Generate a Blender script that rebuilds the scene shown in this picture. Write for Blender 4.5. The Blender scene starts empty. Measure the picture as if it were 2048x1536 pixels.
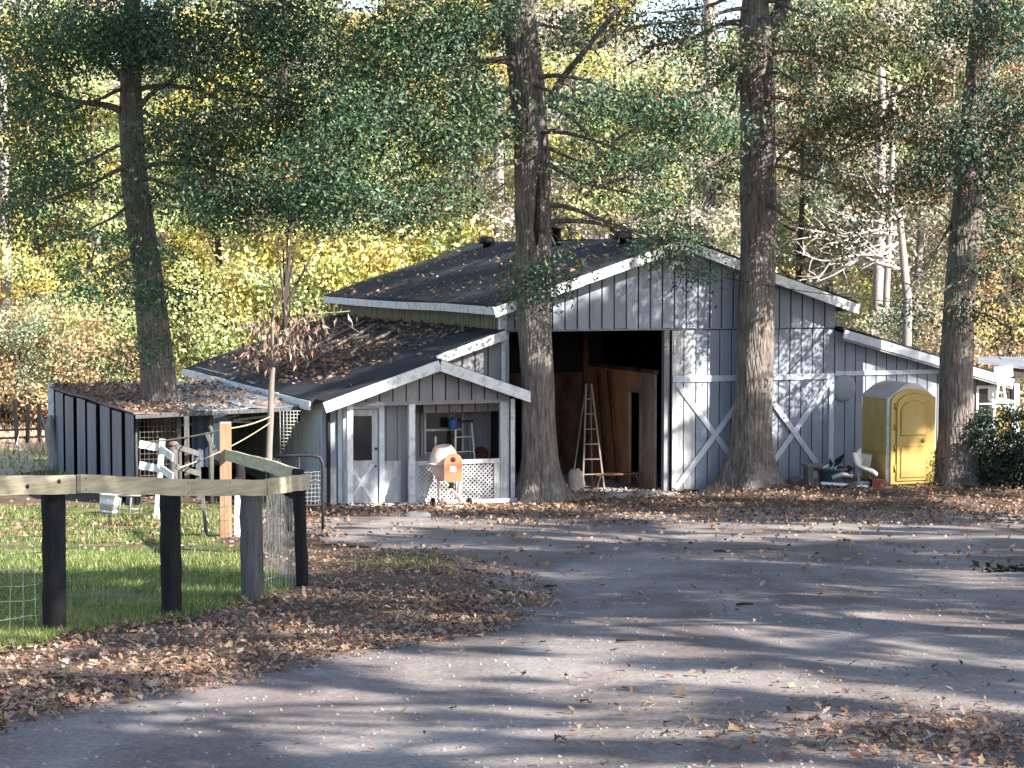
import bpy, math, random
import numpy as np
from mathutils import Vector, Matrix

# ------------------------------------------------------------------ camera, sky, sun
sc = bpy.context.scene
COL = sc.collection
F, CX, CY, HZ, ZC = 4000.0, 1024.0, 768.0, 530.0, 5.0
PITCH = math.atan((CY - HZ) / F)
cam = bpy.data.cameras.new('camera'); camo = bpy.data.objects.new('camera', cam); COL.objects.link(camo)
camo.location = (0, 0, ZC); camo.rotation_euler = (math.pi / 2 - PITCH, 0, 0)
cam.sensor_width = 36.0; cam.lens = 36.0 * F / 2048.0; cam.clip_start = 0.1; cam.clip_end = 2000
sc.camera = camo

SUN_EL, SUN_AZ = math.radians(33), math.radians(54)      # azimuth measured from straight behind the camera towards the right
to_sun = Vector((math.sin(SUN_AZ) * math.cos(SUN_EL), -math.cos(SUN_AZ) * math.cos(SUN_EL), math.sin(SUN_EL)))
w = bpy.data.worlds.new('World'); sc.world = w; w.use_nodes = True
nt = w.node_tree; sky = nt.nodes.new('ShaderNodeTexSky'); sky.sky_type = 'NISHITA'; sky.sun_disc = False
sky.sun_elevation = SUN_EL; sky.sun_rotation = math.atan2(to_sun.x, to_sun.y)
nt.links.new(sky.outputs[0], nt.nodes['Background'].inputs[0]); nt.nodes['Background'].inputs[1].default_value = 0.105
sl = bpy.data.lights.new('sun', 'SUN'); sl.energy = 5.0; sl.angle = math.radians(0.55); sl.color = (1.0, 0.945, 0.87)
so = bpy.data.objects.new('sun', sl); COL.objects.link(so); so.rotation_euler = to_sun.to_track_quat('Z', 'Y').to_euler()
so.location = (30, -30, 40)
sc.view_settings.view_transform = 'Standard'; sc.view_settings.look = 'None'
sc.view_settings.exposure = 1.75; sc.view_settings.gamma = 1.0; sc.view_settings.use_curve_mapping = False

rng = np.random.default_rng(7); random.seed(7)
V3 = Vector

# ------------------------------------------------------------------ layout helpers (photo pixel -> point of the place)
def ray(px, py):
    x = (px - CX) / F; y = -(py - CY) / F
    return V3((x, math.cos(PITCH) + y * math.sin(PITCH), -math.sin(PITCH) + y * math.cos(PITCH)))
def PT(px, py, Y):
    d = ray(px, py); return V3((0, 0, ZC)) + d * (Y / d.y)
def sst(a, b, x):
    t = min(1, max(0, (x - a) / (b - a))); return t * t * (3 - 2 * t)
def h(x, y):
    if y < 36: z = 3.4 - 0.085 * y
    elif y < 44: z = 0.0053125 * (44 - y) ** 2
    else: z = 0.0
    z += 0.2 * sst(3.6, 6.5, x) * sst(38, 43, y) * (1 - sst(52, 60, y))
    if y > 72: z += 0.09 * (y - 72) * sst(72, 92, y)
    if y < 6: z = max(z, 0) 
    z += 0.025 * math.sin(x * 1.3 + 0.7 * y) * math.sin(y * 0.9 - 0.4 * x) * sst(5, 9, y) * (1 - sst(30, 36, y))
    return z
def G(px, py):
    d = ray(px, py); a, b = 2.0, 250.0
    f = lambda t: (ZC + d.z * t) - h(d.x * t, d.y * t)
    for t in np.linspace(2, 250, 700):
        if f(t) < 0: b = t; break
    a = b - 0.6
    for _ in range(30):
        m = (a + b) / 2
        if f(m) < 0: b = m
        else: a = m
    return V3((d.x * b, d.y * b, ZC + d.z * b))
BY = math.radians(20)                                        # the barn is turned 20 degrees
B0 = V3((-0.234, 42.463, 0)); BU = V3((math.cos(BY), math.sin(BY), 0)); BV = V3((-math.sin(BY), math.cos(BY), 0))
def BW(u, v, z): return B0 + BU * u + BV * v + V3((0, 0, z))

# ------------------------------------------------------------------ materials
M = {}
def mat(name, col, rough=0.8, var=0.25, scale=3.0, bump=0.3, bscale=30.0, stretch=(1, 1, 1), col2=None, fac=(0.35, 0.7), rand=0.0, spec=0.3, metal=0.0, bdist=0.02, coord='Object'):
    m = bpy.data.materials.new(name); m.use_nodes = True; t = m.node_tree; N = t.nodes; L = t.links
    b = N['Principled BSDF']; b.inputs['Roughness'].default_value = rough; b.inputs['Metallic'].default_value = metal
    b.inputs['Specular IOR Level'].default_value = spec
    tc = N.new('ShaderNodeTexCoord'); mp = N.new('ShaderNodeMapping'); mp.inputs['Scale'].default_value = stretch
    L.new(tc.outputs[coord], mp.inputs[0])
    n1 = N.new('ShaderNodeTexNoise'); n1.inputs['Scale'].default_value = scale; n1.inputs['Detail'].default_value = 8; n1.inputs['Roughness'].default_value = 0.65
    L.new(mp.outputs[0], n1.inputs['Vector'])
    rp = N.new('ShaderNodeValToRGB'); L.new(n1.outputs[0], rp.inputs[0])
    c2 = col2 if col2 else tuple(c * (1 - var) for c in col)
    c1 = col if col2 else tuple(min(1, c * (1 + var)) for c in col)
    rp.color_ramp.elements[0].position = fac[0]; rp.color_ramp.elements[1].position = fac[1]
    rp.color_ramp.elements[0].color = (*c2, 1); rp.color_ramp.elements[1].color = (*c1, 1)
    out = rp.outputs[0]
    if rand:
        oi = N.new('ShaderNodeObjectInfo'); mr = N.new('ShaderNodeMapRange')
        mr.inputs[3].default_value = 1 - rand; mr.inputs[4].default_value = 1 + rand
        L.new(oi.outputs['Random'], mr.inputs[0]); mx = N.new('ShaderNodeMix'); mx.data_type = 'RGBA'; mx.blend_type = 'MULTIPLY'
        mx.inputs[0].default_value = 1; L.new(out, mx.inputs[6]); L.new(mr.outputs[0], mx.inputs[7]); out = mx.outputs[2]
    L.new(out, b.inputs['Base Color'])
    if bump:
        n2 = N.new('ShaderNodeTexNoise'); n2.inputs['Scale'].default_value = bscale; n2.inputs['Detail'].default_value = 6
        L.new(mp.outputs[0], n2.inputs['Vector']); bp = N.new('ShaderNodeBump'); bp.inputs['Strength'].default_value = bump; bp.inputs['Distance'].default_value = bdist
        L.new(n2.outputs[0], bp.inputs['Height']); L.new(bp.outputs[0], b.inputs['Normal'])
    M[name] = m; return m
SW = (6, 6, 0.5)
mat('siding', (0.31, 0.34, 0.405), 0.75, scale=1.3, stretch=(2, 2, 0.6), col2=(0.235, 0.255, 0.30), rand=0.07, bump=0.35, bscale=14)
mat('siding_tan', (0.27, 0.26, 0.27), 0.8, scale=1.5, stretch=(2, 2, 0.5), col2=(0.20, 0.19, 0.195), rand=0.06, bump=0.35, bscale=14)
mat('patchy_paint', (0.60, 0.60, 0.60), 0.8, scale=3.0, stretch=(4, 4, 0.5), col2=(0.33, 0.33, 0.34), rand=0.05, bump=0.4, bscale=18)
mat('white_trim', (0.72, 0.72, 0.72), 0.7, scale=4, stretch=(1.5, 1.5, 1.5), col2=(0.44, 0.43, 0.41), fac=(0.33, 0.52), bump=0.3, bscale=20)
mat('blue_trim', (0.64, 0.67, 0.72), 0.75, scale=3, stretch=(2, 2, 1), col2=(0.47, 0.49, 0.54), bump=0.3)
mat('gutter_wall', (0.24, 0.235, 0.17), 0.85, scale=1.6, stretch=(3, 3, 0.35), col2=(0.12, 0.115, 0.07), bump=0.4)
mat('grooved_wall', (0.60, 0.62, 0.62), 0.85, scale=1.6, stretch=(3, 3, 0.4), col2=(0.38, 0.38, 0.36), bump=0.4)
mat('shingles', (0.028, 0.03, 0.038), 0.85, scale=2.2, stretch=(1, 0.5, 1), col2=(0.012, 0.012, 0.016), bump=0.8, bscale=22)
mat('dark_metal', (0.02, 0.02, 0.023), 0.55, bump=0.15)
mat('black', (0.012, 0.012, 0.012), 0.6, bump=0.1)
mat('window_glass', (0.014, 0.014, 0.016), 0.12, bump=0, spec=0.6)
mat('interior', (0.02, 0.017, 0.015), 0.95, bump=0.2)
mat('plywood', (0.66, 0.29, 0.14), 0.75, scale=2.0, stretch=(1, 1, 0.4), col2=(0.42, 0.17, 0.085), rand=0.1, bump=0.2)
mat('plywood_pale', (0.48, 0.34, 0.27), 0.75, scale=2.0, stretch=(1, 1, 0.4), col2=(0.19, 0.12, 0.085), bump=0.2)
mat('plywood_dark', (0.22, 0.10, 0.06), 0.8, scale=2.0, stretch=(1, 1, 0.4), col2=(0.03, 0.014, 0.01), bump=0.2)
mat('concrete', (0.36, 0.35, 0.33), 0.9, scale=5, col2=(0.2, 0.19, 0.17), bump=0.5)
mat('fresh_lumber', (0.56, 0.495, 0.34), 0.8, scale=2.0, stretch=(1.2, 1.2, 14), col2=(0.32, 0.275, 0.19), rand=0.06, bump=0.3, bscale=12)
mat('post_lumber', (0.36, 0.25, 0.165), 0.8, scale=2.0, stretch=(8, 8, 0.7), col2=(0.26, 0.15, 0.085), bump=0.3, bscale=12)
mat('old_post', (0.022, 0.021, 0.022), 0.9, scale=3.0, stretch=(8, 8, 0.7), col2=(0.008, 0.008, 0.009), bump=0.9, bscale=14)
mat('grey_post', (0.17, 0.165, 0.16), 0.9, scale=3.0, stretch=(8, 8, 0.7), col2=(0.07, 0.066, 0.062), bump=0.9, bscale=14)
mat('wire', (0.5, 0.5, 0.47), 0.5, metal=0.4, bump=0)
mat('wire_rust', (0.25, 0.23, 0.20), 0.6, metal=0.3, bump=0)
mat('sheet_metal', (0.19, 0.215, 0.26), 0.5, scale=1.2, stretch=(3, 3, 0.5), col2=(0.11, 0.12, 0.145), rand=0.12, metal=0.3, bump=0.25)
mat('roof_metal', (0.33, 0.36, 0.40), 0.5, scale=1.8, col2=(0.16, 0.175, 0.20), metal=0.35, bump=0.25)
mat('roof_old', (0.30, 0.20, 0.17), 0.9, scale=2.5, col2=(0.11, 0.07, 0.06), bump=0.5)
mat('aluminium', (0.48, 0.47, 0.44), 0.45, metal=0.5, bump=0.1)
mat('ladder_wood', (0.20, 0.165, 0.135), 0.7, bump=0.2)
mat('mixer_orange', (0.54, 0.23, 0.12), 0.6, scale=4, col2=(0.44, 0.17, 0.085), bump=0.15)
mat('mixer_pale', (0.80, 0.62, 0.55), 0.65, scale=4, col2=(0.62, 0.40, 0.32), bump=0.2)
mat('rubber', (0.015, 0.015, 0.016), 0.8, bump=0.2)
mat('sticker', (0.75, 0.78, 0.80), 0.5, bump=0)
mat('toilet_yellow', (0.44, 0.315, 0.095), 0.45, scale=2.5, stretch=(1, 1, 0.5), col2=(0.34, 0.235, 0.07), bump=0.12, spec=0.4)
mat('toilet_yellow_dark', (0.34, 0.20, 0.025), 0.5, bump=0.1)
mat('toilet_roof', (0.55, 0.50, 0.46), 0.6, scale=3, col2=(0.38, 0.34, 0.30), bump=0.15)
mat('white_plastic', (0.75, 0.74, 0.72), 0.45, scale=3, col2=(0.6, 0.58, 0.55), bump=0.1)
mat('tub_blue', (0.06, 0.085, 0.105), 0.5, bump=0.15)
mat('bin_brown', (0.16, 0.14, 0.13), 0.6, bump=0.2)
mat('brick_red', (0.09, 0.025, 0.02), 0.85, bump=0.4)
mat('blue_paint', (0.04, 0.13, 0.33), 0.55, bump=0.1)
mat('blue_dark', (0.015, 0.025, 0.06), 0.6, bump=0.1)
mat('copper', (0.14, 0.09, 0.075), 0.6, bump=0.2)
mat('rope', (0.42, 0.35, 0.22), 0.9, bump=0.4)
mat('tarp', (0.06, 0.08, 0.12), 0.7, bump=0.4, bscale=6)
mat('burlap', (0.42, 0.37, 0.33), 0.95, bump=0.5)
mat('dead_bark', (0.25, 0.22, 0.19), 0.9, scale=4, stretch=(4, 4, 0.8), col2=(0.17, 0.145, 0.12), bump=0.5)
mat('dark_bark', (0.075, 0.06, 0.05), 0.95, scale=4, stretch=(4, 4, 0.8), bump=0.5)
mat('bleached_wood', (0.62, 0.59, 0.54), 0.85, scale=4, stretch=(3, 3, 1), col2=(0.42, 0.39, 0.35), bump=0.4)
mat('pale_bark', (0.42, 0.38, 0.35), 0.9, scale=2, stretch=(5, 5, 0.8), col2=(0.22, 0.195, 0.175), bump=0.6)
mat('stone', (0.27, 0.245, 0.225), 0.9, bump=0.3)
mat('stick', (0.03, 0.025, 0.02), 0.9, bump=0.4)

def bark_material():
    m = bpy.data.materials.new('oak_bark'); m.use_nodes = True; t = m.node_tree; N = t.nodes; L = t.links
    b = N['Principled BSDF']; b.inputs['Roughness'].default_value = 0.92; b.inputs['Specular IOR Level'].default_value = 0.15
    tc = N.new('ShaderNodeTexCoord'); mp = N.new('ShaderNodeMapping'); mp.inputs['Scale'].default_value = (9, 9, 1.5); L.new(tc.outputs['Object'], mp.inputs[0])
    n1 = N.new('ShaderNodeTexNoise'); n1.inputs['Scale'].default_value = 1.6; n1.inputs['Detail'].default_value = 9; n1.inputs['Roughness'].default_value = 0.7; L.new(mp.outputs[0], n1.inputs[0])
    v = N.new('ShaderNodeTexVoronoi'); v.feature = 'DISTANCE_TO_EDGE'; v.inputs['Scale'].default_value = 1.5; L.new(mp.outputs[0], v.inputs['Vector'])
    r = N.new('ShaderNodeValToRGB'); L.new(n1.outputs[0], r.inputs[0])
    r.color_ramp.elements[0].position = 0.3; r.color_ramp.elements[0].color = (0.055, 0.046, 0.041, 1)
    r.color_ramp.elements[1].position = 0.72; r.color_ramp.elements[1].color = (0.30, 0.255, 0.225, 1)
    n3 = N.new('ShaderNodeTexNoise'); n3.inputs['Scale'].default_value = 1.2; n3.inputs['Detail'].default_value = 4; L.new(tc.outputs['Object'], n3.inputs[0])
    r3 = N.new('ShaderNodeValToRGB'); L.new(n3.outputs[0], r3.inputs[0]); r3.color_ramp.elements[0].position = 0.52; r3.color_ramp.elements[1].position = 0.68
    mx = N.new('ShaderNodeMix'); mx.data_type = 'RGBA'; L.new(r3.outputs[0], mx.inputs[0]); L.new(r.outputs[0], mx.inputs[6])
    mx2 = N.new('ShaderNodeMix'); mx2.data_type = 'RGBA'; mx2.blend_type = 'MIX'; mx2.inputs[0].default_value = 0.45; L.new(r.outputs[0], mx2.inputs[6]); mx2.inputs[7].default_value = (0.33, 0.31, 0.28, 1)
    L.new(mx2.outputs[2], mx.inputs[7]); L.new(mx.outputs[2], b.inputs['Base Color'])
    ad = N.new('ShaderNodeMath'); ad.operation = 'ADD'; L.new(n1.outputs[0], ad.inputs[0])
    mr = N.new('ShaderNodeMapRange'); mr.inputs[2].default_value = 0.25; L.new(v.outputs['Distance'], mr.inputs[0]); L.new(mr.outputs[0], ad.inputs[1])
    bp = N.new('ShaderNodeBump'); bp.inputs['Strength'].default_value = 0.8; bp.inputs['Distance'].default_value = 0.035; L.new(ad.outputs[0], bp.inputs['Height']); L.new(bp.outputs[0], b.inputs['Normal'])
    M['oak_bark'] = m
bark_material()

def leaf_material(name, transl=0.35, gloss=0.08):
    m = bpy.data.materials.new(name); m.use_nodes = True; t = m.node_tree; N = t.nodes; L = t.links
    N.remove(N['Principled BSDF']); out = N['Material Output']
    a = N.new('ShaderNodeAttribute'); a.attribute_name = 'col'; oi = N.new('ShaderNodeObjectInfo')
    mx = N.new('ShaderNodeMix'); mx.data_type = 'RGBA'; mx.blend_type = 'MULTIPLY'; mx.inputs[0].default_value = 1
    L.new(a.outputs['Color'], mx.inputs[6]); L.new(oi.outputs['Color'], mx.inputs[7])
    d = N.new('ShaderNodeBsdfDiffuse'); tr = N.new('ShaderNodeBsdfTranslucent'); g = N.new('ShaderNodeBsdfGlossy'); g.inputs['Roughness'].default_value = 0.45
    g.inputs['Color'].default_value = (0.8, 0.8, 0.8, 1)
    L.new(mx.outputs[2], d.inputs[0]); L.new(mx.outputs[2], tr.inputs[0])
    s = N.new('ShaderNodeMixShader'); s.inputs[0].default_value = transl; L.new(d.outputs[0], s.inputs[1]); L.new(tr.outputs[0], s.inputs[2])
    s2 = N.new('ShaderNodeMixShader'); s2.inputs[0].default_value = gloss; L.new(s.outputs[0], s2.inputs[1]); L.new(g.outputs[0], s2.inputs[2])
    L.new(s2.outputs[0], out.inputs[0]); M[name] = m
leaf_material('leaves', 0.32, 0.035); leaf_material('dry_leaves', 0.15, 0.02); leaf_material('grass_blades', 0.35, 0.05)

def ground_material(name, stops, scale, bump, bscale, fine=60.0, finemix=0.35, pebbles=False, bdist=0.03, patch=None):
    m = bpy.data.materials.new(name); m.use_nodes = True; t = m.node_tree; N = t.nodes; L = t.links
    b = N['Principled BSDF']; b.inputs['Roughness'].default_value = 0.95; b.inputs['Specular IOR Level'].default_value = 0.12
    tc = N.new('ShaderNodeTexCoord')
    n1 = N.new('ShaderNodeTexNoise'); n1.inputs['Scale'].default_value = scale; n1.inputs['Detail'].default_value = 10; n1.inputs['Roughness'].default_value = 0.62; L.new(tc.outputs['Object'], n1.inputs[0])
    n2 = N.new('ShaderNodeTexNoise'); n2.inputs['Scale'].default_value = fine; n2.inputs['Detail'].default_value = 4; L.new(tc.outputs['Object'], n2.inputs[0])
    m2 = N.new('ShaderNodeMix'); m2.inputs[0].default_value = finemix; L.new(n1.outputs[0], m2.inputs[2]); L.new(n2.outputs[0], m2.inputs[3])
    r = N.new('ShaderNodeValToRGB'); L.new(m2.outputs[0], r.inputs[0])
    while len(r.color_ramp.elements) < len(stops): r.color_ramp.elements.new(0.5)
    for e, (p, c) in zip(r.color_ramp.elements, stops): e.position = p; e.color = (*c, 1)
    cout = r.outputs[0]
    if patch:                                                  # packed wheel tracks and damp stains
        mpp = N.new('ShaderNodeMapping'); mpp.inputs['Scale'].default_value = (1.0, 0.28, 1.0); mpp.inputs['Rotation'].default_value = (0, 0, 0.5); L.new(tc.outputs['Object'], mpp.inputs[0])
        n4 = N.new('ShaderNodeTexNoise'); n4.inputs['Scale'].default_value = 0.9; n4.inputs['Detail'].default_value = 6; n4.inputs['Distortion'].default_value = 0.6; L.new(mpp.outputs[0], n4.inputs[0])
        r4_ = N.new('ShaderNodeValToRGB'); L.new(n4.outputs[0], r4_.inputs[0]); r4_.color_ramp.elements[0].position = 0.38; r4_.color_ramp.elements[0].color = (*patch, 1); r4_.color_ramp.elements[1].position = 0.62; r4_.color_ramp.elements[1].color = (1, 1, 1, 1)
        mxp = N.new('ShaderNodeMix'); mxp.data_type = 'RGBA'; mxp.blend_type = 'MULTIPLY'; mxp.inputs[0].default_value = 1; L.new(cout, mxp.inputs[6]); L.new(r4_.outputs[0], mxp.inputs[7]); cout = mxp.outputs[2]
    L.new(cout, b.inputs['Base Color'])
    n3 = N.new('ShaderNodeTexNoise'); n3.inputs['Scale'].default_value = bscale; n3.inputs['Detail'].default_value = 8; L.new(tc.outputs['Object'], n3.inputs[0])
    hgt = n3.outputs[0]
    if pebbles:
        v = N.new('ShaderNodeTexVoronoi'); v.inputs['Scale'].default_value = 23; v.inputs['Randomness'].default_value = 1.0
        nd = N.new('ShaderNodeTexNoise'); nd.inputs['Scale'].default_value = 5; L.new(tc.outputs['Object'], nd.inputs[0]); va = N.new('ShaderNodeVectorMath'); va.operation = 'MULTIPLY_ADD'; va.inputs[1].default_value = (0.35, 0.35, 0.35); L.new(nd.outputs['Color'], va.inputs[0]); L.new(tc.outputs['Object'], va.inputs[2]); L.new(va.outputs[0], v.inputs['Vector'])
        ad = N.new('ShaderNodeMath'); ad.operation = 'MULTIPLY_ADD'; ad.inputs[1].default_value = -0.22; L.new(v.outputs['Distance'], ad.inputs[0]); L.new(n3.outputs[0], ad.inputs[2]); hgt = ad.outputs[0]
    bp = N.new('ShaderNodeBump'); bp.inputs['Strength'].default_value = bump; bp.inputs['Distance'].default_value = bdist; L.new(hgt, bp.inputs['Height']); L.new(bp.outputs[0], b.inputs['Normal'])
    M[name] = m
ground_material('soil', [(0.3, (0.05, 0.035, 0.026)), (0.5, (0.12, 0.085, 0.062)), (0.7, (0.23, 0.17, 0.13))], 0.8, 0.8, 12)
ground_material('gravel', [(0.32, (0.135, 0.12, 0.112)), (0.5, (0.235, 0.208, 0.192)), (0.68, (0.345, 0.302, 0.276))], 0.7, 0.45, 11, fine=34, finemix=0.5, pebbles=True, patch=(0.62, 0.58, 0.58))
ground_material('lawn_soil', [(0.35, (0.055, 0.075, 0.025)), (0.52, (0.10, 0.12, 0.04)), (0.66, (0.27, 0.21, 0.14))], 0.9, 0.8, 20)
ground_material('field_grass', [(0.3, (0.40, 0.27, 0.20)), (0.5, (0.52, 0.38, 0.29)), (0.7, (0.36, 0.40, 0.14))], 0.25, 0.8, 9)

# ------------------------------------------------------------------ mesh helpers
ROOTINV = {}
def link(o, parent=None):
    COL.objects.link(o)
    if parent is not None: o.parent = parent
    return o
def tag(o, label=None, cat=None, group=None, kind=None):
    if label: o['label'] = label
    if cat: o['category'] = cat
    if group: o['group'] = group
    if kind: o['kind'] = kind
    return o
def thing(name, label, cat, loc=(0, 0, 0), rotz=0.0, group=None):
    o = bpy.data.objects.new(name, None); o.empty_display_size = 0.2; link(o)
    o.location = loc; o.rotation_euler = (0, 0, rotz)
    ROOTINV[o.name] = (Matrix.Translation(V3(loc)) @ Matrix.Rotation(rotz, 4, 'Z')).inverted()
    return tag(o, label, cat, group)
def rootinv(o):
    while o.parent is not None: o = o.parent
    return ROOTINV.get(o.name)

class MB:
    def __init__(s): s.v = []; s.f = []; s.smooth = []
    def add(s, vs, fs, sm=False):
        n = len(s.v); s.v += [V3(p) for p in vs]; s.f += [[i + n for i in f] for f in fs]; s.smooth += [sm] * len(fs); return s
    def box(s, a, b):
        x0, y0, z0 = a; x1, y1, z1 = b
        return s.add([(x0, y0, z0), (x1, y0, z0), (x1, y1, z0), (x0, y1, z0), (x0, y0, z1), (x1, y0, z1), (x1, y1, z1), (x0, y1, z1)],
                     [(0, 3, 2, 1), (4, 5, 6, 7), (0, 1, 5, 4), (1, 2, 6, 5), (2, 3, 7, 6), (3, 0, 4, 7)])
    def beam(s, a, b, wd, th, up=(0, 0, 1)):                  # box along a-b, wd across (perpendicular to up), th along up
        a = V3(a); b = V3(b); d = (b - a).normalized(); u = V3(up); r = d.cross(u)
        if r.length < 1e-4: r = d.cross(V3((1, 0, 0)))
        r.normalize(); u = r.cross(d).normalized(); r = r * wd / 2; u = u * th / 2
        return s.add([a - r - u, a + r - u, a + r + u, a - r + u, b - r - u, b + r - u, b + r + u, b - r + u],
                     [(0, 1, 2, 3), (4, 7, 6, 5), (0, 4, 5, 1), (1, 5, 6, 2), (2, 6, 7, 3), (3, 7, 4, 0)])
    def prism(s, poly, d):                                    # extrude polygon (3D points) by vector d
        n = len(poly); d = V3(d); p = [V3(q) for q in poly]
        return s.add(p + [q + d for q in p], [tuple(range(n))] + [tuple(range(2 * n - 1, n - 1, -1))] + [((i + 1) % n, i, i + n, (i + 1) % n + n) for i in range(n)])
    def tube(s, pts, rad, n=8, cap=True):
        pts = [V3(p) for p in pts]; k = len(pts)
        if not hasattr(rad, '__len__'): rad = [rad] * k
        vs = []; ref = V3((0.123, 0.91, 0.37))
        for i, p in enumerate(pts):
            d = (pts[min(i + 1, k - 1)] - pts[max(i - 1, 0)]); d = d.normalized() if d.length > 1e-9 else V3((0, 0, 1))
            a = d.cross(ref)
            if a.length < 0.1: a = d.cross(V3((1, 0, 0)))
            a.normalize(); b = d.cross(a); ref = b.cross(d) if False else ref
            for j in range(n):
                t = 2 * math.pi * j / n; vs.append(p + (a * math.cos(t) + b * math.sin(t)) * rad[i])
        fs = [(i * n + j, i * n + (j + 1) % n, (i + 1) * n + (j + 1) % n, (i + 1) * n + j) for i in range(k - 1) for j in range(n)]
        if cap: fs += [tuple(range(n - 1, -1, -1)), tuple(range((k - 1) * n, k * n))]
        return s.add(vs, fs, True)
    def lathe(s, prof, c=(0, 0, 0), axis=(0, 0, 1), n=20):
        ax = V3(axis).normalized(); q = V3((0, 0, 1)).rotation_difference(ax); c = V3(c); vs = []
        for r, z in prof:
            for j in range(n):
                t = 2 * math.pi * j / n; vs.append(c + q @ V3((r * math.cos(t), r * math.sin(t), z)))
        k = len(prof)
        fs = [(i * n + j, i * n + (j + 1) % n, (i + 1) * n + (j + 1) % n, (i + 1) * n + j) for i in range(k - 1) for j in range(n)]
        fs += [tuple(range(n - 1, -1, -1)), tuple(range((k - 1) * n, k * n))]
        return s.add(vs, fs, True)
    def build(s, name, m, parent=None, world=False, kind=None, loc=None):
        vs = s.v
        if world and parent is not None:
            mi = rootinv(parent); vs = [mi @ p for p in vs]
        if loc is not None: L0 = V3(loc); vs = [p - L0 for p in vs]
        me = bpy.data.meshes.new(name); me.from_pydata([tuple(p) for p in vs], [], s.f); me.update()
        me.polygons.foreach_set('use_smooth', s.smooth)
        me.materials.append(M[m]); o = bpy.data.objects.new(name, me); link(o, parent)
        if loc is not None: o.location = loc
        if kind: o['kind'] = kind
        return o

def np_mesh(name, v, f, m, cols=None, parent=None, kind=None, smooth=False):
    """v (n,3), f (k,3 or 4) numpy"""
    me = bpy.data.meshes.new(name); n, k, c = len(v), len(f), f.shape[1]
    me.vertices.add(n); me.vertices.foreach_set('co', np.asarray(v, dtype=np.float32).ravel())
    me.loops.add(k * c); me.loops.foreach_set('vertex_index', np.asarray(f, dtype=np.int32).ravel())
    me.polygons.add(k); me.polygons.foreach_set('loop_start', np.arange(k, dtype=np.int32) * c)
    me.polygons.foreach_set('loop_total', np.full(k, c, dtype=np.int32))
    if smooth: me.polygons.foreach_set('use_smooth', np.ones(k, dtype=bool))
    if cols is not None:
        a = me.attributes.new('col', 'FLOAT_COLOR', 'POINT'); cc = np.ones((n, 4), dtype=np.float32); cc[:, :3] = cols; a.data.foreach_set('color', cc.ravel())
    me.update(calc_edges=True); me.materials.append(M[m]); o = bpy.data.objects.new(name, me); link(o, parent)
    if kind: o['kind'] = kind
    return o

def unit(a): return a / np.maximum(1e-9, np.linalg.norm(a, axis=1, keepdims=True))
def leaf_arrays(c, tip, size, ratio, cols, fold=0.18, nrm=None):
    n = len(c); d = unit(tip); r = unit(np.cross(d, unit(rng.normal(size=(n, 3)) if nrm is None else nrm))); nn = np.cross(r, d); s = size[:, None]
    v = np.empty((n, 4, 3)); v[:, 0] = c
    v[:, 1] = c + d * s * 0.45 + r * s * ratio * 0.5 + nn * s * fold
    v[:, 2] = c + d * s
    v[:, 3] = c + d * s * 0.45 - r * s * ratio * 0.5 + nn * s * fold
    b = (np.arange(n) * 4)[:, None]
    f = np.concatenate([b + np.array([[0, 1, 2]]), b + np.array([[0, 2, 3]])], axis=0)
    return v.reshape(-1, 3), f, np.repeat(cols, 4, axis=0)
def palette(n, cols, wts, jit=0.25):
    cols = np.array(cols); i = rng.choice(len(cols), n, p=np.array(wts) / sum(wts)); c = cols[i] * (1 + rng.uniform(-jit, jit, (n, 1))) * (1 + rng.uniform(-0.12, 0.12, (n, 3)))
    return np.clip(c, 0.004, 0.95)

# ------------------------------------------------------------------ the ground
def sheet(name, m, x0fn, x1fn, ys, nx, dz):
    vs = []; 
    for y in ys:
        a, b = x0fn(y), x1fn(y)
        for i in range(nx + 1):
            x = a + (b - a) * i / nx; vs.append((x, y, h(x, y) + dz))
    k = nx + 1; fs = [(j * k + i, j * k + i + 1, (j + 1) * k + i + 1, (j + 1) * k + i) for j in range(len(ys) - 1) for i in range(nx)]
    o = np_mesh(name, np.array(vs), np.array(fs), m, kind='structure', smooth=True); return o
def interp(tab):
    ys = [a for a, _ in tab]; xs = [b for _, b in tab]; return lambda y: float(np.interp(y, ys, xs))
gy = np.concatenate([np.arange(-40, 6, 2), np.arange(6, 60, 0.4), np.arange(60, 130, 2), np.arange(130, 420, 20)])
def ground_sheet():
    xs = np.concatenate([np.arange(-300, -30, 18), np.arange(-30, 30, 0.5), np.arange(30, 301, 18)])
    vs = np.array([(x, y, h(x, y)) for y in gy for x in xs]); k = len(xs)
    j, i = np.meshgrid(np.arange(len(gy) - 1), np.arange(k - 1), indexing='ij'); b = (j * k + i).ravel()
    o = np_mesh('ground', vs, np.stack([b, b + 1, b + k + 1, b + k], 1), 'soil', kind='structure', smooth=True); return o
ground_sheet()
dl = interp([(-10, -6.5), (6, -4.6), (9, -3.6), (11.2, -2.75), (13.6, -1.7), (15.2, -0.9), (16.6, -0.35), (19.3, 0.05), (22, -0.2), (25, -0.9), (28, -2.0), (30, -2.9), (33, -3.6), (37, -3.4), (39.6, -3.2), (40.4, -2.6)])
dr = interp([(-10, 16), (30, 16), (36, 14), (39, 9), (40.4, 3.2)])
sheet('driveway', 'gravel', lambda y: dl(y) + 0.18 * math.sin(y * 2.3) + 0.1 * math.sin(y * 5.1 + 1), dr, np.arange(-10, 40.5, 0.35), 44, 0.012)
ll = interp([(8, -3.4), (14, -3.7), (15.6, -3.45), (17, -2.85), (18.5, -2.35), (20.5, -2.2), (24, -2.9), (27, -3.6), (30, -4.3), (36, -4.6), (41, -4.4)])
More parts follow.
